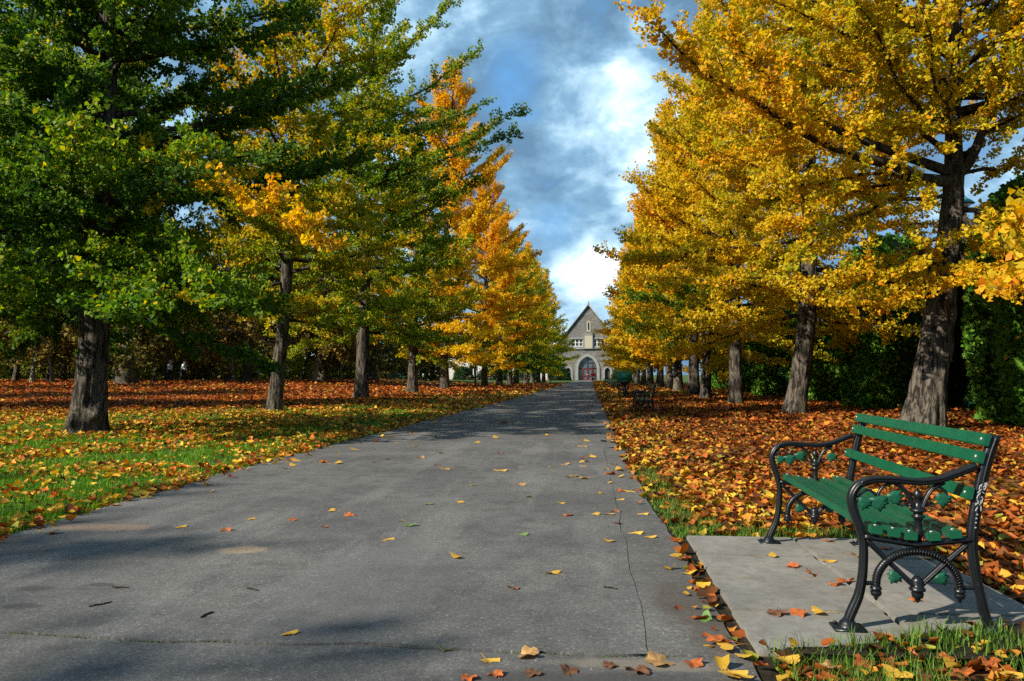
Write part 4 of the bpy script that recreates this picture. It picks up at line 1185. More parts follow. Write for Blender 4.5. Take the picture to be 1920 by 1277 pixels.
def frame_mesh():
    m = MB()
    leg = [(.003, .028), (.019, .072), (.05, .147), (.067, .228), (.074, .309), (.075, .384), (.064, .446), (.04, .521), (.029, .577), (.037, .62), (.065, .655), (.112, .672)]
    arm = [(.065, .655), (.112, .672), (.206, .675), (.306, .667), (.387, .677), (.455, .702), (.543, .739)]
    post = [(.59, .02), (.568, .086), (.545, .197), (.530, .308), (.524, .41), (.535, .51), (.563, .65), (.593, .773), (.630, .885)]
    sweep(m, leg, .019, [.020, .021, .019, .018, .017, .019, .020, .019, .018, .018], n=44)
    sweep(m, leg, .025, .007, n=44)                                    # raised rib
    sweep(m, arm, .026, .014, n=36); sweep(m, [(u, z + .010) for u, z in arm], .031, .008, n=36)
    sweep(m, post, .017, [.022, .020, .020, .021, .022, .023, .024, .024, .022], n=40)
    sweep(m, post, .022, .006, n=40)
    rail = [(.075, .418), (.18, .402), (.296, .388), (.40, .402), (.525, .418)]
    sweep(m, rail, .020, .014); sweep(m, rail, .026, .005)
    for pts in ([(.087, .402), (.175, .310), (.268, .215), (.296, .19)], [(.512, .402), (.415, .310), (.32, .215), (.296, .19)]):
        sweep(m, pts, .012, .012); sweep(m, pts, .016, .004)
    t = np.linspace(0, math.pi, 15)
    arc = [(.296 - .172 * math.cos(a), .19 + .165 * math.sin(a) ** .92) for a in t]
    sweep(m, arc, .016, .016, n=60)
    p = smooth_curve(arc, 46)                                           # rope twist on the arch
    for i in range(1, 45):
        c = p[i]; tg = norm((p[min(45, i + 1)] - p[i - 1])[None])[0]
        nr = np.array((-tg[1], tg[0])) * .014 + tg * .008; n2 = np.array((-tg[1], tg[0])) * .014 - tg * .008
        for x in (-.016, .016):
            m.tube([(x, -(c - n2)[0], (c - n2)[1]), (x * 1.25, -c[0], c[1]), (x, -(c + nr)[0], (c + nr)[1])], [.002, .0028, .002], 5)
    for u, top in ((.124, .19), (.468, .19)):
        ulathe(m, u, [(.010, top + .02), (.024, top - .002), (.026, top - .008), (.018, top - .012), (.024, top - .020), (.022, top - .034), (.010, top - .044), (.009, top - .050), (.003, top - .060)])
    ulathe(m, .296, [(.012, .245), (.026, .225), (.020, .205), (.026, .198), (.034, .190), (.034, .182), (.022, .176), (.026, .168), (.022, .150), (.012, .146), (.013, .138), (.003, .126)])
    sweep(m, [(.074, .205), (.10, .207), (.12, .207)], .008, .009); sweep(m, [(.472, .2), (.50, .2), (.545, .202)], .008, .009)
    ulathe(m, .306, [(.012, .395), (.013, .42), (.020, .43), (.017, .455), (.015, .49), (.020, .505), (.031, .512), (.020, .520), (.019, .530), (.034, .537), (.034, .545), (.018, .552), (.012, .59), (.018, .60), (.020, .615), (.010, .632), (.002, .64)])
    for pts in ([(.290, .545), (.274, .59), (.25, .633), (.206, .664)], [(.322, .545), (.340, .596), (.368, .640), (.415, .668)]):
        sweep(m, pts, .012, .009); sweep(m, pts, .016, .003)
    for pts in ([(.055, .592), (.075, .618), (.10, .628), (.125, .612), (.137, .59)], [(.137, .59), (.145, .62), (.168, .648), (.20, .660)], [(.425, .612), (.418, .63), (.40, .645), (.385, .66)]):
        sweep(m, pts, .009, .006)
    for cu_, sgn in ((.243, 1), (.360, -1)):                               # little scrolls
        pts = [(cu_ + sgn * (.02 + .013 - .0015 * i) * 0 + sgn * (.016 - .0011 * i) * math.cos(i * .62 - .4), .566 + (.016 - .0011 * i) * math.sin(i * .62 - .4)) for i in range(12)]
        sweep(m, pts, .008, .0035, n=30, k=6)
        sweep(m, [(cu_ + sgn * .015, .56), (cu_ + sgn * .03, .565), (cu_ + sgn * .038, .60)], .007, .005)
    for u in (.003, .592):
        ulathe(m, u, [(.045, .006), (.045, .014), (.036, .020), (.034, .030), (.026, .036), (.020, .046)], 16)
    return m.mesh('end_frame', M['iron'], True)

def ivy_mesh():
    out = [(0, -.036), (.008, -.024), (.020, -.022), (.018, -.012), (.034, -.006), (.026, .006), (.034, .018), (.016, .020), (0, .026), (-.016, .020), (-.034, .018), (-.026, .006), (-.034, -.006), (-.018, -.012), (-.020, -.022), (-.008, -.024)]
    k = len(out)
    m = MB()
    v = []
    for sx in (1, -1):
        v += [(sx * .004, -a, b) for a, b in out]
        v += [(sx * (.011 if i % 2 == 0 else .006), -a * .5, b * .5) for i, (a, b) in enumerate(out)]
        v += [(sx * .007, 0, 0)]
    n1 = 2 * k + 1
    a = np.arange(k); b = np.roll(a, -1)
    q = np.concatenate([np.stack([a, b, b + k, a + k], -1), np.stack([b + n1, a + n1, a + k + n1, b + k + n1], -1), np.stack([b, a, a + n1, b + n1], -1)])
    tcap = np.concatenate([np.stack([a + k, b + k, np.full(k, 2 * k)], -1), np.stack([b + k + n1, a + k + n1, np.full(k, 2 * k + n1)], -1)])
    m.add(v, q, tcap)
    return m.mesh('ivy_leaf', M['leaf_paint'])

def slat_mesh(name, L, w, t):
    bm = bmesh.new(); bmesh.ops.create_cube(bm, size=1)
    bmesh.ops.scale(bm, vec=(L, w, t), verts=bm.verts)
    bmesh.ops.bevel(bm, geom=bm.edges[:], offset=.0035, segments=2, affect='EDGES')
    me = bpy.data.meshes.new(name); bm.to_mesh(me); bm.free(); me.materials.append(M['green_paint'])
    return me

BL = 1.76
def make_bench():
    root = link('park_bench', None)
    fmesh, lmesh = frame_mesh(), ivy_mesh()
    fp = MB(); fp.box((0, 0, .003), (.11, .13, .012)); fp.lathe([(.009, .009), (.009, .018), (.004, .021)], (.035, .045, 0), 6); fpm = fp.mesh('foot_plate', M['iron'])
    for x in (0, BL):
        f = link('end_frame', fmesh, root, loc=(x, 0, 0))
        for u, z, s, a in ((.083, .571, .95, .25), (.143, .573, 1.15, -.1), (.211, .598, 1.1, -.35), (.410, .592, 1.05, .15), (.203, .24, .95, .5), (.392, .24, .95, -.5)):
            l = link('ivy_leaf', lmesh, f, loc=(-.004, -u, z)); l.rotation_euler = (a, 0, 0); l.scale = (1.0, s * 1.08, s * 1.08)
        for u in (.003, .592):
            link('foot_plate', fpm, f, loc=(0, -u, 0))
    ss = slat_mesh('seat_slat', BL + .075, .052, .036)
    bs = slat_mesh('back_slat', BL + .055, .028, .056)
    bolt = MB(); bolt.lathe([(.008, 0), (.007, .002), (.003, .003)], (0, 0, 0), 8); bm_ = bolt.mesh('bolt', M['steel'], True)
    for u, z, a in ((.1235, .4505, -.14), (.1965, .4395, -.13), (.266, .428, -.06), (.360, .4275, .10), (.447, .4405, .14)):
        s = link('seat_slat', ss, root, loc=(BL / 2, -u, z)); s.rotation_euler = (-a, 0, 0)
        for x in (-BL / 2, BL / 2):
            link('bolt', bm_, s, loc=(x, 0, .019))
    for u, z, a in ((.586, .862, .32), (.562, .784, .27), (.514, .624, .2)):
        s = link('back_slat', bs, root, loc=(BL / 2, -u, z)); s.rotation_euler = (a, 0, 0)
        for x in (-BL / 2, BL / 2):
            b = link('bolt', bm_, s, loc=(x, .015, 0)); b.rotation_euler = (R(-90), 0, 0)
    return root
bench = make_bench()
SLAB_TOP = 0.034
bench.location = (1.135, 3.600, SLAB_TOP); bench.rotation_euler = (0, 0, R(90 - 2.0)); bench.scale = (1, 1, .965)
BG = 'green slatted benches along the right of the path'
tag(bench, 'large green slatted bench with black iron ends on the concrete slabs in front', 'bench', BG)
bspots = [(1.30, 22.2, 'second bench from the camera, seen end-on among fallen leaves'), (1.50, 38.9, 'bench standing behind the green bin'), (1.64, 55, 'fourth bench from the camera, just left of the green bin'), (1.8, 73, 'fifth bench from the camera, small and dark'), (1.95, 93, 'farthest bench, tiny beside the end of the path')]
for x, y, lab in bspots:
    c = copy_tree(bench)
    c.location = (x, y, 0.008); c.rotation_euler = (0, 0, R(90 - 1.0)); c['label'] = lab
# scratched tag on the near rear post
near_frame = [c for c in bench.children if c.name.startswith('end_frame')][0]
gt = MB()
def stroke(pts, r=.0026):
    gt.tube([(-.0185, -u, z) for u, z in smooth_curve(pts, 14)], r, 6)
po = lambda du, z: (np.interp(z, [.41, .51, .65, .773], [.524, .535, .563, .593]) + du, z)
stroke([po(.016, .672), po(-.008, .660), po(-.010, .640)]); stroke([po(-.008, .663), po(.010, .640), po(.016, .668)]); stroke([po(.016, .670), po(-.014, .625)])
stroke([po(.016, .622), po(.002, .630), po(-.012, .610), po(-.008, .590), po(.010, .592), po(.010, .608), po(.002, .606)])
stroke([po(-.014, .570), po(.004, .590), po(.014, .545)]); stroke([po(.012, .590), po(-.004, .560), po(-.008, .545)]); stroke([po(-.016, .578), po(.010, .580)])
g_ = gt.mesh('paint_tag', M['white_paint'], True)
link('paint_tag', g_, near_frame, label='pale scrawled letters painted on the rear post')
dot = MB(); dot.lathe([(.0045, 0), (.003, .002)], (0, 0, 0), 8); dm_ = dot.mesh('paint_dot', M['white_paint'])
for z in (.530, .513, .494, .472):
    o = link('paint_dot', dm_, near_frame, loc=(-.0222, -po(0, z)[0], z)); o.rotation_euler = (0, R(-90), 0)

# ------------------------------------------------------------------ litter bin on a post
M['bin_green'] = mat_plain('green_plastic', (.004, .20, .105), .28, spec=.6, var=.12, vscale=3)
M['bin_dark'] = mat_plain('dark_bin_metal', (.02, .022, .024), .5)
M['bin_lip'] = mat_plain('grey_bin_rim', (.22, .22, .18), .6)
bx_, by_ = w2((1171 - 960) / F_PX * 36.6, 36.6)
bin_ = link('litter_bin', None, label='bright green rounded litter bin on a dark post beside the path', cat='bin', loc=(bx_, by_, 0), rz=R(4))
bm = bmesh.new(); bmesh.ops.create_cube(bm, size=1)
bmesh.ops.scale(bm, vec=(.70, .46, .46), verts=bm.verts)
for v in bm.verts:
    if v.co.z > 0: v.co.x *= .93; v.co.y *= .82
bmesh.ops.bevel(bm, geom=[e for e in bm.edges if max(v.co.z for v in e.verts) > 0], offset=.06, segments=4, affect='EDGES')
me = bpy.data.meshes.new('hood'); bm.to_mesh(me); bm.free(); me.materials.append(M['bin_green'])
me.polygons.foreach_set('use_smooth', np.ones(len(me.polygons), bool))
link('hood', me, bin_, loc=(0, 0, 1.065))
m = MB(); m.box((0, 0, .842), (.735, .49, .045)); link('rim', m.mesh('rim', M['bin_green']), bin_)
m = MB(); m.box((-.04, 0, .80), (.60, .42, .035)); link('lip', m.mesh('lip', M['bin_lip']), bin_)
m = MB(); m.add([(-.27, -.2, .782), (.27, -.2, .782), (.27, .2, .782), (-.27, .2, .782), (-.10, -.08, .66), (.10, -.08, .66), (.10, .08, .66), (-.10, .08, .66)], [(0, 1, 2, 3), (7, 6, 5, 4), (0, 4, 5, 1), (1, 5, 6, 2), (2, 6, 7, 3), (3, 7, 4, 0)]); link('tray', m.mesh('tray', M['bin_dark']), bin_)
m = MB(); m.box((0, 0, .33), (.11, .11, .70)); m.box((0, 0, .012), (.26, .26, .02)); link('post', m.mesh('post', M['bin_dark']), bin_)

# lamp beyond the hedge, its shade showing past the leaning trunk
M['lamp_green'] = mat_plain('teal_lamp_paint', (.02, .15, .13), .45)
M['lamp_glass'] = mat_plain('milky_lamp_glass', (.6, .62, .6), .3)
lx, ly = w2((1815 - 960) / F_PX * 25, 25)
lamp = link('street_lamp', None, label='teal hooded park lamp half hidden behind the leaning ginkgo trunk', cat='lamp', loc=(lx, ly, 0))
zt = EYE + (HORIZON - 380) / F_PX * 25
m = MB(); m.lathe([(.13, 0), (.13, .5), (.08, .56), (.06, .9), (.045, zt - .1)], (0, 0, 0), 12); link('post', m.mesh('post', M['lamp_green'], True), lamp)
m = MB(); m.lathe([(.31, zt), (.31, zt + .02), (.22, zt + .10), (.10, zt + .19), (.05, zt + .24), (.02, zt + .3)], (0, 0, 0), 18); link('hood', m.mesh('hood', M['lamp_green'], True), lamp)
m = MB(); m.lathe([(.06, zt - .12), (.17, zt - .08), (.20, zt - .02), (.18, zt - .004)], (0, 0, 0), 14); link('globe', m.mesh('globe', M['lamp_glass'], True), lamp)

# green railing far left of the path
rx_, ry_ = w2((742 - 960) / F_PX * 94, 94)
rl = link('railing', None, label='short green metal railing far across the left lawn', cat='railing', loc=(rx_, ry_, float(ground_z(rx_, ry_))), rz=R(5))
m = MB(); m.box((0, 0, .70), (2.0, .05, .06)); m.box((0, 0, .15), (2.0, .05, .05)); link('rail', m.mesh('rail', M['lamp_green']), rl)
pm = MB(); pm.box((0, 0, .4), (.07, .045, .8)); pm = pm.mesh('bar', M['lamp_green'])
for i in range(13):
    link('bar', pm, rl, loc=(-.96 + i * .16, 0, 0))

# ------------------------------------------------------------------ people
M['skin'] = mat_plain('skin', (.50, .29, .20), .6)
def skin_body(name, verts, edges, radii, mat, root=0, parent=None):
    me = bpy.data.meshes.new(name + '_base'); me.from_pydata(verts, edges, [])
    o = bpy.data.objects.new(name + '_base', me); COL.objects.link(o)
    md = o.modifiers.new('skin', 'SKIN'); md.use_smooth_shade = True
    sv = me.skin_vertices[0].data
    for i, r in enumerate(radii):
        sv[i].radius = (r, r) if np.isscalar(r) else r
        sv[i].use_root = (i == root)
    ss = o.modifiers.new('sub', 'SUBSURF'); ss.levels = 2; ss.render_levels = 2
    bpy.context.view_layer.update()
    m2 = bpy.data.meshes.new_from_object(o.evaluated_get(bpy.context.evaluated_depsgraph_get()))
    bpy.data.objects.remove(o); m2.materials.clear(); m2.materials.append(mat); m2.name = name
    return link(name, m2, parent)

def person(x, y, rz, h, label, top, legs, hair, stride=.22, arm=.25, bend=.0, hood=None, group=None, shirt=None):
    """a walking figure about h tall, facing local -Y"""
    s = h / 1.75
    root = link('person', None, label=label, cat='person', group=group, loc=(x, y, float(ground_z(x, y)) + .005), rz=rz)
    k = {'pel': (0, 0, .95), 'wai': (0, 0, 1.10), 'che': (0, -.02 - bend, 1.33), 'nek': (0, -.03 - bend, 1.49), 'hd0': (0, -.05 - bend, 1.58), 'hd1': (0, -.05 - bend, 1.69),
         'hl': (.10, 0, .92), 'kl': (.11, -stride * .75, .50), 'al': (.11, -stride * .8, .09), 'tl': (.11, -stride * .8 - .17, .035),
         'hr': (-.10, 0, .92), 'kr': (-.11, stride * .15, .50), 'ar': (-.11, stride * 1.1, .12), 'tr': (-.11, stride * 1.1 - .15, .04),
         'sl': (.19, -.01 - bend, 1.41), 'el': (.27, arm * .45 - bend * .5, 1.13), 'wl': (.27, -.06 - bend, .93 if bend < .05 else 1.05), 'fl': (.27, -.10 - bend, .85 if bend < .05 else 1.02),
         'sr': (-.19, -.01 - bend, 1.41), 'er': (-.27, -arm * .2 - bend, 1.13), 'wr': (-.25, -arm - bend, 1.02), 'fr': (-.24, -arm - .08 - bend, 1.0)}
    P = lambda n: tuple(c * s for c in k[n])
    def build(name, chains, rad, mat, rootn):
        names = []; edges = []
        for ch in chains:
            for n in ch:
                if n not in names: names.append(n)
            edges += [(names.index(a), names.index(b)) for a, b in zip(ch, ch[1:])]
        return skin_body(name, [P(n) for n in names], list(set(edges)), [tuple(c * s for c in rad[n]) if not np.isscalar(rad[n]) else rad[n] * s for n in names], mat, names.index(rootn), root)
    rad = {'pel': (.15, .11), 'wai': (.14, .10), 'che': (.16, .11), 'nek': .055, 'hd0': (.085, .10), 'hd1': (.08, .10), 'hl': .085, 'kl': .058, 'al': .04, 'tl': .036, 'hr': .085, 'kr': .058, 'ar': .04, 'tr': .036,
           'sl': .055, 'el': .042, 'wl': .030, 'fl': .032, 'sr': .055, 'er': .042, 'wr': .030, 'fr': .032}
    legs_c = [['pel', 'hl', 'kl', 'al', 'tl'], ['pel', 'hr', 'kr', 'ar', 'tr']]
    tor = ['pel', 'wai', 'che']
    arms_c = [['che', 'sl', 'el', 'wl', 'fl'], ['che', 'sr', 'er', 'wr', 'fr']]
    build('body', [tor + ['nek', 'hd0', 'hd1']] + legs_c + arms_c, rad, M['skin'], 'pel')
    big = {n: (tuple(c + .022 for c in r) if not np.isscalar(r) else r + .020) for n, r in rad.items()}
    build('trousers', [c[:4] for c in legs_c], big, legs, 'pel')
    k['pel'] = (0, 0, .90)
    big['pel'] = (.185, .15)
    build('jacket', [tor] + [c[:4] for c in arms_c], {n: (tuple(c + .012 for c in r) if not np.isscalar(r) else r + .014) for n, r in big.items()}, top, 'wai')
    if shirt is not None:
        m = MB(); m.lathe([(.20 * s, .78 * s), (.215 * s, .86 * s), (.20 * s, .95 * s)], (0, 0, 0), 14); link('shirt_hem', m.mesh('shirt_hem', shirt, True), root)
    m = MB()
    c = np.array(k['hd1']) * s
    m.lathe([(.095 * s, -.03 * s), (.112 * s, .02 * s), (.105 * s, .07 * s), (.07 * s, .115 * s), (.01 * s, .13 * s)], c + np.array((0, .018 * s, 0)), 14)
    link('hair' if hood is None else 'hat', m.mesh('hair', hair if hood is None else hood, True), root)
    m = MB()
    for sx in (-1, 1):
        m.lathe([(.002, -.012 * s), (.013 * s, 0), (.002, .012 * s)], (sx * .035 * s, c[1] - .108 * s, c[2] - .01 * s), 6)
    m.lathe([(.012 * s, -.055 * s), (.016 * s, -.045 * s), (.004 * s, -.005 * s)], (0, c[1] - .112 * s, c[2]), 6)
    link('face', m.mesh('face', M['skin'], True), root)
    return root
RED = mat_plain('red_jacket', (.78, .012, .012), .7); NAVY = mat_plain('dark_trousers', (.015, .017, .025), .8)
WHITE = mat_plain('white_cloth', (.72, .73, .74), .8); GREYB = mat_plain('pale_blue_jacket', (.62, .72, .78), .8); DARKH = mat_plain('dark_hair', (.03, .02, .015), .7); SLATEJ = mat_plain('grey_jacket', (.46, .55, .58), .8); WHAT = mat_plain('grey_hat', (.25, .30, .31), .8)
px_, py_ = w2((1112 - 960) / F_PX * 104, 104)
person(px_, py_, R(8), 1.62, 'walker in a red jacket on the path before the arched door', RED, NAVY, DARKH, shirt=WHITE)
for pxl, rzl, top, hood, lab, bend in ((318, R(100), SLATEJ, WHAT, 'left walker in a grey jacket and hat among the woodland trees', .03), (343, R(95), GREYB, None, 'right walker in a pale blue jacket among the woodland trees', .1)):
    x, y = w2((pxl - 960) / F_PX * 64, 64)
    pr = person(x, y, rzl, 1.75, lab, top, NAVY, DARKH, .16, .2, bend, hood, 'two walkers at the edge of the wood')
    pr.scale = (1.25, 1.25, 1.02)

# ------------------------------------------------------------------ fallen leaves
LIT_C = np.array([(.075, .030, .012), (.16, .055, .014), (.32, .085, .016), (.45, .125, .020), (.52, .21, .028), (.58, .36, .035), (.30, .29, .04)])
def litter_cols(rg, n, w):
    w = np.array(w, float); w /= w.sum()
    i = rg.choice(len(LIT_C), n, p=w)
    return LIT_C[i] * rg.uniform(.7, 1.25, (n, 1))

def in_view(x, y, mg=260):
    xc, d = to_cam(x, y)
    px = 960 + F_PX * xc / np.maximum(d, .1)
    return (d > 2.2) & (px > -mg) & (px < 1920 + mg)

def add_litter(mb, rg, x, y, z, size, col, detail):
    """curled dry leaves lying at all small tilts"""
    n = len(x)
    az = rg.uniform(0, 2 * math.pi, n)
    a = np.stack([np.cos(az), np.sin(az), rg.normal(0, .22, n)], -1)
    nr = norm(np.stack([rg.normal(0, .32, n), rg.normal(0, .32, n), np.ones(n)], -1))
    a = norm(a - nr * (a * nr).sum(1, keepdims=True)); b = np.cross(nr, a)
    c = np.stack([x, y, z], -1); s = size[:, None]
    cu = rg.uniform(-.10, .60, (n, 1)); cv = rg.uniform(-.08, .45, (n, 1)); wd = rg.uniform(.7, 1.1, (n, 1))
    if detail:
        V = np.stack([c - .5 * s * a + s * cv * nr, c + s * (-.15 * a - .42 * wd * b + cu * nr * .8), c + s * (.25 * a - .48 * wd * b + cu * nr), c + s * .42 * a + s * cv * .5 * nr,
                      c + s * (.25 * a + .48 * wd * b + cu * nr * .9), c + s * (-.15 * a + .42 * wd * b + cu * nr * .7), c + 0 * s], 1)
        q = np.arange(n * 7).reshape(n, 7)
        mb.add(V.reshape(-1, 3), *[q[:, [6, i, (i + 1) % 6]] for i in range(6)], col=np.repeat(col, 7, 0))
    else:
        V = np.stack([c - .5 * s * a + s * cv * nr, c + s * (-.45 * wd * b + cu * nr), c + .45 * s * a + s * cv * nr * .4, c + s * (.45 * wd * b + cu * nr)], 1)
        q = np.arange(n * 4).reshape(n, 4)
        mb.add(V.reshape(-1, 3), q[:, :3], q[:, [0, 2, 3]], col=np.repeat(col, 4, 0))

PAD = (.66, 2.13, 3.27, 5.56)
def verge_line(x): return 3.27 + np.maximum(0, np.asarray(x) - .78) * .40 + .05 * (fbm(np.stack([np.asarray(x, float) * 4, np.asarray(x) * 0, np.asarray(x) * 0], -1), 3, 61) - .5) * 2
def on_pad(x, y): return (x > PAD[0]) & (x < PAD[1]) & (y > verge_line(x)) & (y < PAD[3])
def over_pad(x, y): return np.where((x > PAD[0]) & (x < PAD[1]) & (y > PAD[2]) & (y < PAD[3]), .036, 0.0)
vs = MB()
vx = np.linspace(.80, 2.14, 40); vy = np.maximum(verge_line(vx) + .01, PAD[2] + .005)
top = np.concatenate([np.stack([vx, np.full(40, PAD[2] - .03), np.full(40, .040)], -1), np.stack([vx, (vy + PAD[2]) / 2, np.full(40, .048)], -1), np.stack([vx, vy, np.full(40, .033)], -1)])
ia = np.arange(39)
vs.add(top, np.concatenate([np.stack([ia + o, ia + 1 + o, ia + 41 + o, ia + 40 + o], -1) for o in (0, 40)]))
link('verge_soil', vs.mesh('verge_soil', M['soil'], True), kind='structure')

def scatter(rg, x0, x1, y0, y1, dens):
    n = int((x1 - x0) * (y1 - y0) * dens)
    x = rg.uniform(x0, x1, n); y = rg.uniform(y0, y1, n)
    k = in_view(x, y)
    return x[k], y[k]

rg = np.random.default_rng(81)
RIGHT_W = [1.5, 2.2, 2.4, 2.0, 1.0, .6, .10]; RIGHT_N = [1.6, 2.2, 2.2, 1.9, 1.1, .9, .2]; LEFT_W = [.5, .8, .9, 1.0, 1.3, 2.8, .8]; BACK_W = [1.3, 2.0, 2.2, 1.6, .8, .5, .1]; FARR_W = [.7, 1.2, 1.6, 1.6, 1.6, 2.0, .4]
lm = MB()
for x0, x1, y0, y1, dens, sz, W, det in ((.42, 8.5, 2.4, 8.5, 780, .073, RIGHT_N, True), (.38, 10.5, 8.5, 18, 420, .092, RIGHT_W, False), (.55, 11.5, 18, 40, 170, .14, RIGHT_W, False), (.6, 11.5, 40, 120, 42, .22, FARR_W, False)):
    x, y = scatter(rg, x0, x1, y0, y1, dens)
    off = x - path_right(y)
    clump = fbm(np.stack([x * 1.6, y * 1.6, x * 0], -1), 3, 15)
    # thin at the near grass corner, in the grassy strip by the path, and by the slab's far edge
    p = np.clip((clump - .27) * 3.6, .22, 1)
    p = np.where((off < .28) & (y > 5.6) & (y < 9.5), p * .30, p)
    p = np.where((y < 3.35) | (over_pad(x, y) > 0), p * .34, p)
    p = np.where((x < .70) & (y < 5.6), p * .35, p)
    p = np.where((y > 5.55) & (y < 5.85) & (x < 2.0), p * .22, p)
    p = np.where(off < -.02, p * np.exp(off / .08) * .45, p)
    k = (rg.uniform(0, 1, len(x)) < p) & ~on_pad(x, y)
    x, y = x[k], y[k]; n = len(x)
    z = ground_z(x, y) + over_pad(x, y) + rg.uniform(.004, .030 if det else .05, n)
    near = np.clip(1.6 - (x - path_right(y)) / 1.2, 0, 1)          # more yellow towards the path
    col = litter_cols(rg, n, W)
    yl = rg.uniform(0, 1, n) < near * .36
    col[yl] = litter_cols(rg, int(yl.sum()), [0, 0, .3, .6, 1, 3, .6])
    gnz = fbm(np.stack([x * .7, y * .7, x * 0], -1), 3, 19)[:, None]
    col = col * (.50 + .52 * gnz)
    add_litter(lm, rg, x, y, z, sz * rg.uniform(.5, 1.45, n) * np.where(y < 4.6, .8, 1.0), col, det)
link('fallen_leaves', lm.mesh('fallen_leaves', M['dry_leaf']), label='thick carpet of orange and brown fallen leaves right of the path', cat='leaves', kind='stuff')

lm = MB()
for x0, x1, y0, y1, dens, sz, det in ((-15, -3.7, 3.6, 12, 260, .076, True), (-22, -3.6, 12, 24, 145, .105, False), (-36, -3.2, 24, 42, 80, .14, False), (-60, -2.5, 42, 98, 20, .23, False)):
    x, y = scatter(rg, x0, x1, y0, y1, dens)
    off = path_left(y) - x
    clump = fbm(np.stack([x * .9, y * .9, x * 0], -1), 3, 16)
    back = smoothstep(9.0, 14.0, -x + .22 * (y - 20)) * smoothstep(18, 27, y)
    p = np.clip((clump - .28) * 2.6, .06, 1) * .72 * (1 - back) + back * np.clip((clump - .1) * 3, .3, 1)
    drift = fbm(np.stack([x * 0, y * 1.3, x * 0], -1), 3, 44)
    p = np.where(off < .45, np.maximum(p, .55), p)
    p = np.where(off < .16, np.maximum(p, np.clip((drift - .3) * 4, .3, 1)), p)
    p = np.where(off < 0, p * np.exp(off / .09) * .7, p)
    p = p * (1 - .85 * smoothstep(66, 84, y))
    k = rg.uniform(0, 1, len(x)) < p
    x, y, back = x[k], y[k], back[k]; n = len(x)
    z = ground_z(x, y) + rg.uniform(.012, .05, n)
    col = litter_cols(rg, n, LEFT_W)
    bk = rg.uniform(0, 1, n) < back
    col[bk] = litter_cols(rg, int(bk.sum()), BACK_W)
    add_litter(lm, rg, x, y, z, sz * rg.uniform(.55, 1.4, n), col, det)
link('fallen_leaves', lm.mesh('fallen_leaves', M['dry_leaf']), label='yellow and orange fallen leaves strewn over the grass left of the path', cat='leaves', kind='stuff')

# grass blades
def add_blades(mb, rg, x, y, h, w, col):
    n = len(x)
    az = rg.uniform(0, 2 * math.pi, n); ln = rg.uniform(.1, .9, n)
    b = np.stack([np.cos(az + 1.57), np.sin(az + 1.57), az * 0], -1) * w[:, None]
    d = np.stack([np.cos(az) * ln, np.sin(az) * ln, np.ones(n)], -1) * h[:, None]
    c = np.stack([x, y, ground_z(x, y) + over_pad(x, y)], -1)
    mid = c + d * np.array((.35, .35, .6))
    V = np.stack([c - b, c + b, mid + b * .7, mid - b * .7, c + d * np.array((1, 1, .95))], 1)
    q = np.arange(n * 5).reshape(n, 5)
    mb.add(V.reshape(-1, 3), q[:, [0, 1, 2, 3]], q[:, [3, 2, 4]], col=np.repeat(col, 5, 0))
rg = np.random.default_rng(91)
gm_ = MB()
for x0, x1, y0, y1, dens, h, w in ((-12.5, -3.95, 3.6, 9.5, 1500, .062, .0034), (-17, -3.9, 9.5, 16, 620, .065, .0054), (-22, -3.6, 16, 28, 150, .075, .010)):
    x, y = scatter(rg, x0, x1, y0, y1, dens)
    tuft = fbm(np.stack([x * 2.2, y * 2.2, x * 0], -1), 3, 33)
    bald = smoothstep(10.0, 14.5, -x + .22 * (y - 20)) * smoothstep(19, 28, y)
    k = (rg.uniform(0, 1, len(x)) < np.clip((tuft - .18) * 3.2, .12, 1) * (1 - .85 * bald)) & (x < path_left(y) - .01 + rg.normal(0, .03, len(x)))
    x, y, tuft = x[k], y[k], tuft[k]; n = len(x)
    t = rg.uniform(0, 1, (n, 1))
    col = np.array((.040, .125, .006)) * (1 - t) + np.array((.15, .30, .012)) * t
    add_blades(gm_, rg, x, y, h * rg.uniform(.5, 1.3, n) * (.7 + .7 * tuft), w * rg.uniform(.7, 1.3, n), col)
link('lawn_grass', gm_.mesh('lawn_grass', M['grass']), label='short green grass of the lawn left of the path', cat='grass', kind='stuff')
gm_ = MB()
for x0, x1, y0, y1, dens, h, w, thr in ((.72, 3.6, 2.3, 3.95, 3000, .072, .0026, .40), (.55, 1.0, 5.5, 9.6, 1600, .06, .0032, .30), (.62, 2.1, 5.54, 5.85, 2600, .07, .003, .2), (2.1, 6.5, 3.2, 8, 260, .06, .0034, .60), (.55, 1.3, 9.6, 26, 260, .06, .006, .42)):
    x, y = scatter(rg, x0, x1, y0, y1, dens)
    tuft = fbm(np.stack([x * 2.6, y * 2.6, x * 0], -1), 3, 34)
    k = (tuft > thr) & (x > path_right(y) + .01) & ~on_pad(x, y)
    x, y, tuft = x[k], y[k], tuft[k]; n = len(x)
    t = rg.uniform(0, 1, (n, 1))
    col = np.array((.040, .10, .012)) * (1 - t) + np.array((.125, .22, .026)) * t
    add_blades(gm_, rg, x, y, h * rg.uniform(.5, 1.3, n), w * rg.uniform(.7, 1.3, n), col)
link('verge_grass', gm_.mesh('verge_grass', M['grass']), label='tufts of green grass around the bench slabs and path edge', cat='grass', kind='stuff')

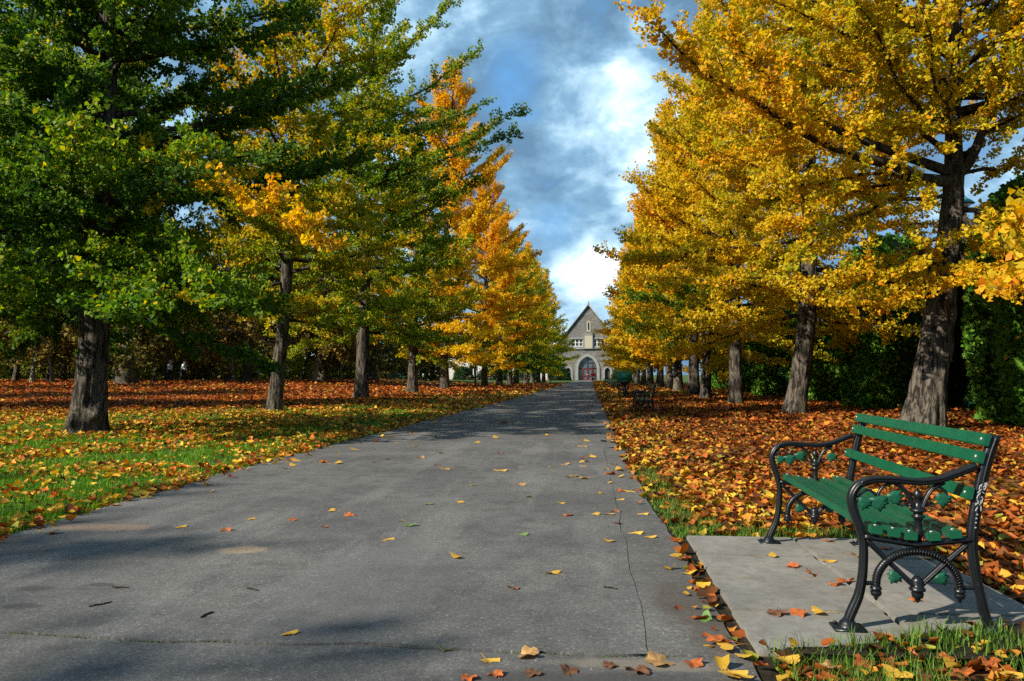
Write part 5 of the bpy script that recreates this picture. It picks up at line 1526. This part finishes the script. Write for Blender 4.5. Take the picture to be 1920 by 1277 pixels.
# single leaves one can pick out on the path and slabs
def hero_leaf(kind, seed):
    rg = np.random.default_rng(seed)
    m = MB()
    if kind == 'ginkgo':
        k = 11; ang = np.linspace(-1.05, 1.05, k)
        r = 1.0 + .05 * np.cos(ang * 9) - .28 * np.exp(-(ang / .10) ** 2)
        rim = np.stack([np.sin(ang) * r, np.cos(ang) * r, .22 * np.abs(np.sin(ang)) ** 1.5 + .10 * np.sin(ang * 3 + seed)], -1)
        mid = rim * .55; mid[:, 2] = rim[:, 2] * .45 + .03
        V = np.concatenate([[(0, 0, 0.04)], mid, rim]) * .078
        f3 = [(0, 1 + i + 1, 1 + i) for i in range(k - 1)]
        f4 = [(1 + i, 2 + i, k + 2 + i, k + 1 + i) for i in range(k - 1)]
        m.add(V, f3, f4)
        m.tube(np.array([(0, 0, .04), (.06, -.35, .10), (.02, -.7, .13), (-.08, -1.0, .06)]) * .078, np.array([.020, .014, .012, .014]) * .078, 4)
    else:
        k = 20; a = np.arange(k) / k * 2 * math.pi
        r = .62 + .36 * np.abs(np.cos(a * 2.5)) ** .8 * (.7 + .3 * np.cos(a)) + rg.normal(0, .04, k)
        zz = .16 * np.cos(a * 2 + seed) + .10 * np.cos(a * 5 + seed) + .14
        rim = np.stack([np.cos(a) * r, np.sin(a) * r * .9, zz], -1)
        mid = rim * .5; mid[:, 2] = zz * .55 + .02
        V = np.concatenate([[(0, 0, .03)], mid, rim]) * .065
        ii = np.arange(k); j = (ii + 1) % k
        m.add(V, np.stack([ii * 0, 1 + ii, 1 + j], -1), np.stack([1 + ii, 1 + k + ii, 1 + k + j, 1 + j], -1))
        m.tube(np.array([(-.55, 0, .12), (-1.0, .05, .16), (-1.45, .16, .05)]) * .065, np.array([.03, .02, .02]) * .065, 4)
    return m
def mat_single_leaf(name, c1, c2):
    m, nt, out = new_mat(name)
    tc = nt.n('ShaderNodeTexCoord').outputs['Object']
    oi = nt.n('ShaderNodeObjectInfo')
    c = nt.mix(nt.smooth(nt.noise(tc, 60, 4, .6), .35, .65), c1, c2)
    c = nt.mix(nt.math('MULTIPLY', oi.outputs['Random'], .45), c, tuple(x * .5 for x in c1))
    p = nt.n('ShaderNodeBsdfPrincipled', i_Roughness=.55); nt.put(p.inputs['Base Color'], c)
    tr = nt.n('ShaderNodeBsdfTranslucent'); nt.put(tr.inputs[0], c)
    mx = nt.n('ShaderNodeMixShader', i_Fac=.25)
    nt.t.links.new(p.outputs[0], mx.inputs[1]); nt.t.links.new(tr.outputs[0], mx.inputs[2]); nt.t.links.new(mx.outputs[0], out.inputs['Surface'])
    return m
LM = {'y': mat_single_leaf('yellow_leaf', (.62, .38, .03), (.55, .30, .04)), 'o': mat_single_leaf('orange_leaf', (.50, .13, .02), (.34, .08, .018)), 'b': mat_single_leaf('brown_leaf', (.20, .085, .03), (.11, .045, .02)), 'g': mat_single_leaf('green_leaf', (.14, .24, .06), (.08, .16, .03)), 't': mat_single_leaf('tan_leaf', (.46, .27, .10), (.33, .17, .05))}
HM = {}
for i, (k_, kd) in enumerate((('y', 'ginkgo'), ('y', 'ginkgo'), ('o', 'maple'), ('o', 'maple'), ('b', 'maple'), ('g', 'ginkgo'), ('t', 'maple'))):
    HM.setdefault(k_, []).append(hero_leaf(kd, 100 + i).mesh('fallen_leaf', LM[k_]))
WORD = {'y': 'yellow fan-shaped', 'o': 'orange-red curled', 'b': 'brown curled', 'g': 'green', 't': 'tan'}
rr = random.Random(9)
def put_leaf(x, y, z, k_, where, sc):
    if where == 'asphalt path':
        side = 'left half of the path' if x < -2.6 else 'middle of the path' if x < -.9 else 'right half of the path' if x < .2 else 'right edge of the path'
        where = ('asphalt in front of the cross joint' if y < 3.2 else f'near {side}' if y < 5 else f'{side} level with the bench' if y < 7 else f'{side} just past the slabs' if y < 11 else f'{side} before the second bench' if y < 20 else f'far {side}')
    elif where == 'concrete slabs':
        where = ('slabs left of the bench' if x < 1.3 else 'slabs under the bench')
    else:
        where = ('grass left of the slab corner' if x < .95 else 'grass right below the bench' if x < 1.7 else 'grass at the lower right edge')
    me = rr.choice(HM[k_])
    o = link('fallen_leaf', me, label=f'{WORD[k_]} leaf on the {where}', cat='leaf', group=f'{WORD[k_]} leaves on the {where}', loc=(x, y, z))
    o.rotation_euler = (rr.gauss(0, .16), rr.gauss(0, .16), rr.uniform(0, 6.28)); o.scale = (sc, sc, sc * rr.uniform(.6, 1.15))
    return o
spots = [(340, 990, 'y'), (430, 997, 'o'), (553, 977, 'o'), (612, 990, 'o'), (398, 925, 'y'), (470, 975, 'y'), (632, 960, 'y'), (657, 969, 'o'), (707, 904, 'y'), (725, 1013, 'y'), (770, 990, 'g'), (758, 978, 'y'), (800, 947, 'g'), (882, 913, 'y'),
         (975, 912, 't'), (997, 934, 'g'), (862, 946, 'y'), (973, 1004, 'g'), (864, 1046, 'y'), (963, 1105, 'o'), (1044, 1079, 'y'), (546, 1187, 'y'), (832, 1222, 'g'), (990, 1228, 't'), (912, 1236, 'y'), (1120, 928, 'y'), (1052, 945, 'y'), (1164, 923, 'o'), (1182, 923, 'y'),
         (1058, 873, 't'), (1100, 868, 'b'), (1150, 873, 'b'), (1132, 881, 'y'), (1140, 908, 'y'), (1160, 938, 'y'), (1140, 966, 'y'), (1120, 969, 'y'), (1157, 984, 'b'), (1190, 1000, 'y'), (1215, 1008, 'y'), (1142, 1016, 'y'), (1063, 969, 'o'), (1152, 962, 'b'), (820, 874, 'b'), (952, 875, 'y'), (974, 877, 'y'),
         (1035, 877, 'y'), (728, 863, 'b'), (705, 868, 'y'), (600, 868, 'y'), (540, 868, 'y'), (1140, 1248, 'b'), (1190, 1258, 'b'), (930, 1265, 'o'), (1000, 1262, 'b'), (1065, 1258, 'b'), (1296, 1245, 'o'), (880, 1272, 'o'), (1230, 1240, 't'), (1290, 1080, 'y'), (1300, 1068, 'y'), (1305, 1160, 'o'), (1330, 1163, 'g'), (105, 1003, 'b'), (500, 872, 'y'), (1205, 965, 'y')]
for px, py, k_ in spots:
    x, y, _ = gnd(px, py)
    put_leaf(x, y, .021, k_, 'asphalt path', rr.uniform(.6, .95) * (1.4 if k_ == 't' else 1))
for px, py, k_ in [(1330, 1012, 'y'), (1375, 1010, 'o'), (1435, 1060, 'y'), (1480, 1080, 'o'), (1515, 1095, 'o'), (1545, 1068, 'y'), (1550, 1033, 'o'), (1490, 1170, 'o'), (1540, 1168, 'y'), (1560, 1115, 'o'), (1580, 1108, 'o'), (1655, 1047, 'o'), (1708, 1145, 'o'), (1725, 1065, 'y'), (1640, 1030, 'y'), (1450, 1168, 'b'), (1600, 1060, 't')]:
    x, y, _ = gnd(px, py - 11)
    put_leaf(x, y, SLAB_TOP + .002, k_, 'concrete slabs', rr.uniform(.6, .9))
for px, py, k_ in [(1370, 1208, 'y'), (1395, 1225, 'y'), (1360, 1255, 'y'), (1345, 1200, 'o'), (1650, 1195, 'o'), (1755, 1210, 'y'), (1800, 1215, 'y'), (1610, 1240, 'o'), (1760, 1235, 'o'), (1870, 1255, 'y'), (1690, 1225, 'o'), (1820, 1195, 'o'), (1900, 1165, 'o'), (1545, 1250, 't'), (1660, 1268, 'y'), (1840, 1240, 'o'), (1500, 1262, 'o'), (1420, 1245, 'o'), (1380, 1262, 'y'), (1720, 1262, 'b'), (1790, 1258, 'o'), (1580, 1215, 'o'), (1455, 1230, 'y'), (1890, 1215, 'o')]:
    x, y, _ = gnd(px, py + 10)
    put_leaf(x, y, .035, k_, 'grass in the front right corner', rr.uniform(.62, .95))
rg = np.random.default_rng(95)
for i in range(120):
    y = 8.5 + 32 * rg.uniform(0, 1) ** 1.5
    t = rg.uniform(0, 1)
    t = t if rg.uniform() < .6 else (.04 + .1 * t if rg.uniform() < .4 else .97 - .12 * t)
    x = path_left(y) * (1 - t) + path_right(y) * t
    put_leaf(float(x), y, .022, rr.choice('yyyyyobt'), 'asphalt path', rr.uniform(.9, 1.4))
# twigs dropped on the path
tw = [(470, 1105, 490, 1110), (178, 1140, 220, 1131), (385, 1160, 405, 1148), (220, 1103, 252, 1105), (1130, 1103, 1155, 1107)]
for i, (a, b, c, d) in enumerate(tw):
    p0, p1 = gnd(a, b), gnd(c, d)
    m = MB(); q = np.array([p0 * (1 - t) + p1 * t for t in np.linspace(0, 1, 5)]); q[:, 2] = .0245; q[1:4, :2] += np.random.default_rng(i).normal(0, .006, (3, 2))
    m.tube(q - q[0] * np.array((1, 1, 0)), [.004, .005, .0045, .004, .002], 6)
    link('twig', m.mesh('twig', M['twig'], True), label='short dry twig lying on the near asphalt of the path', cat='twig', group='twigs on the path', loc=(q[0][0], q[0][1], 0))
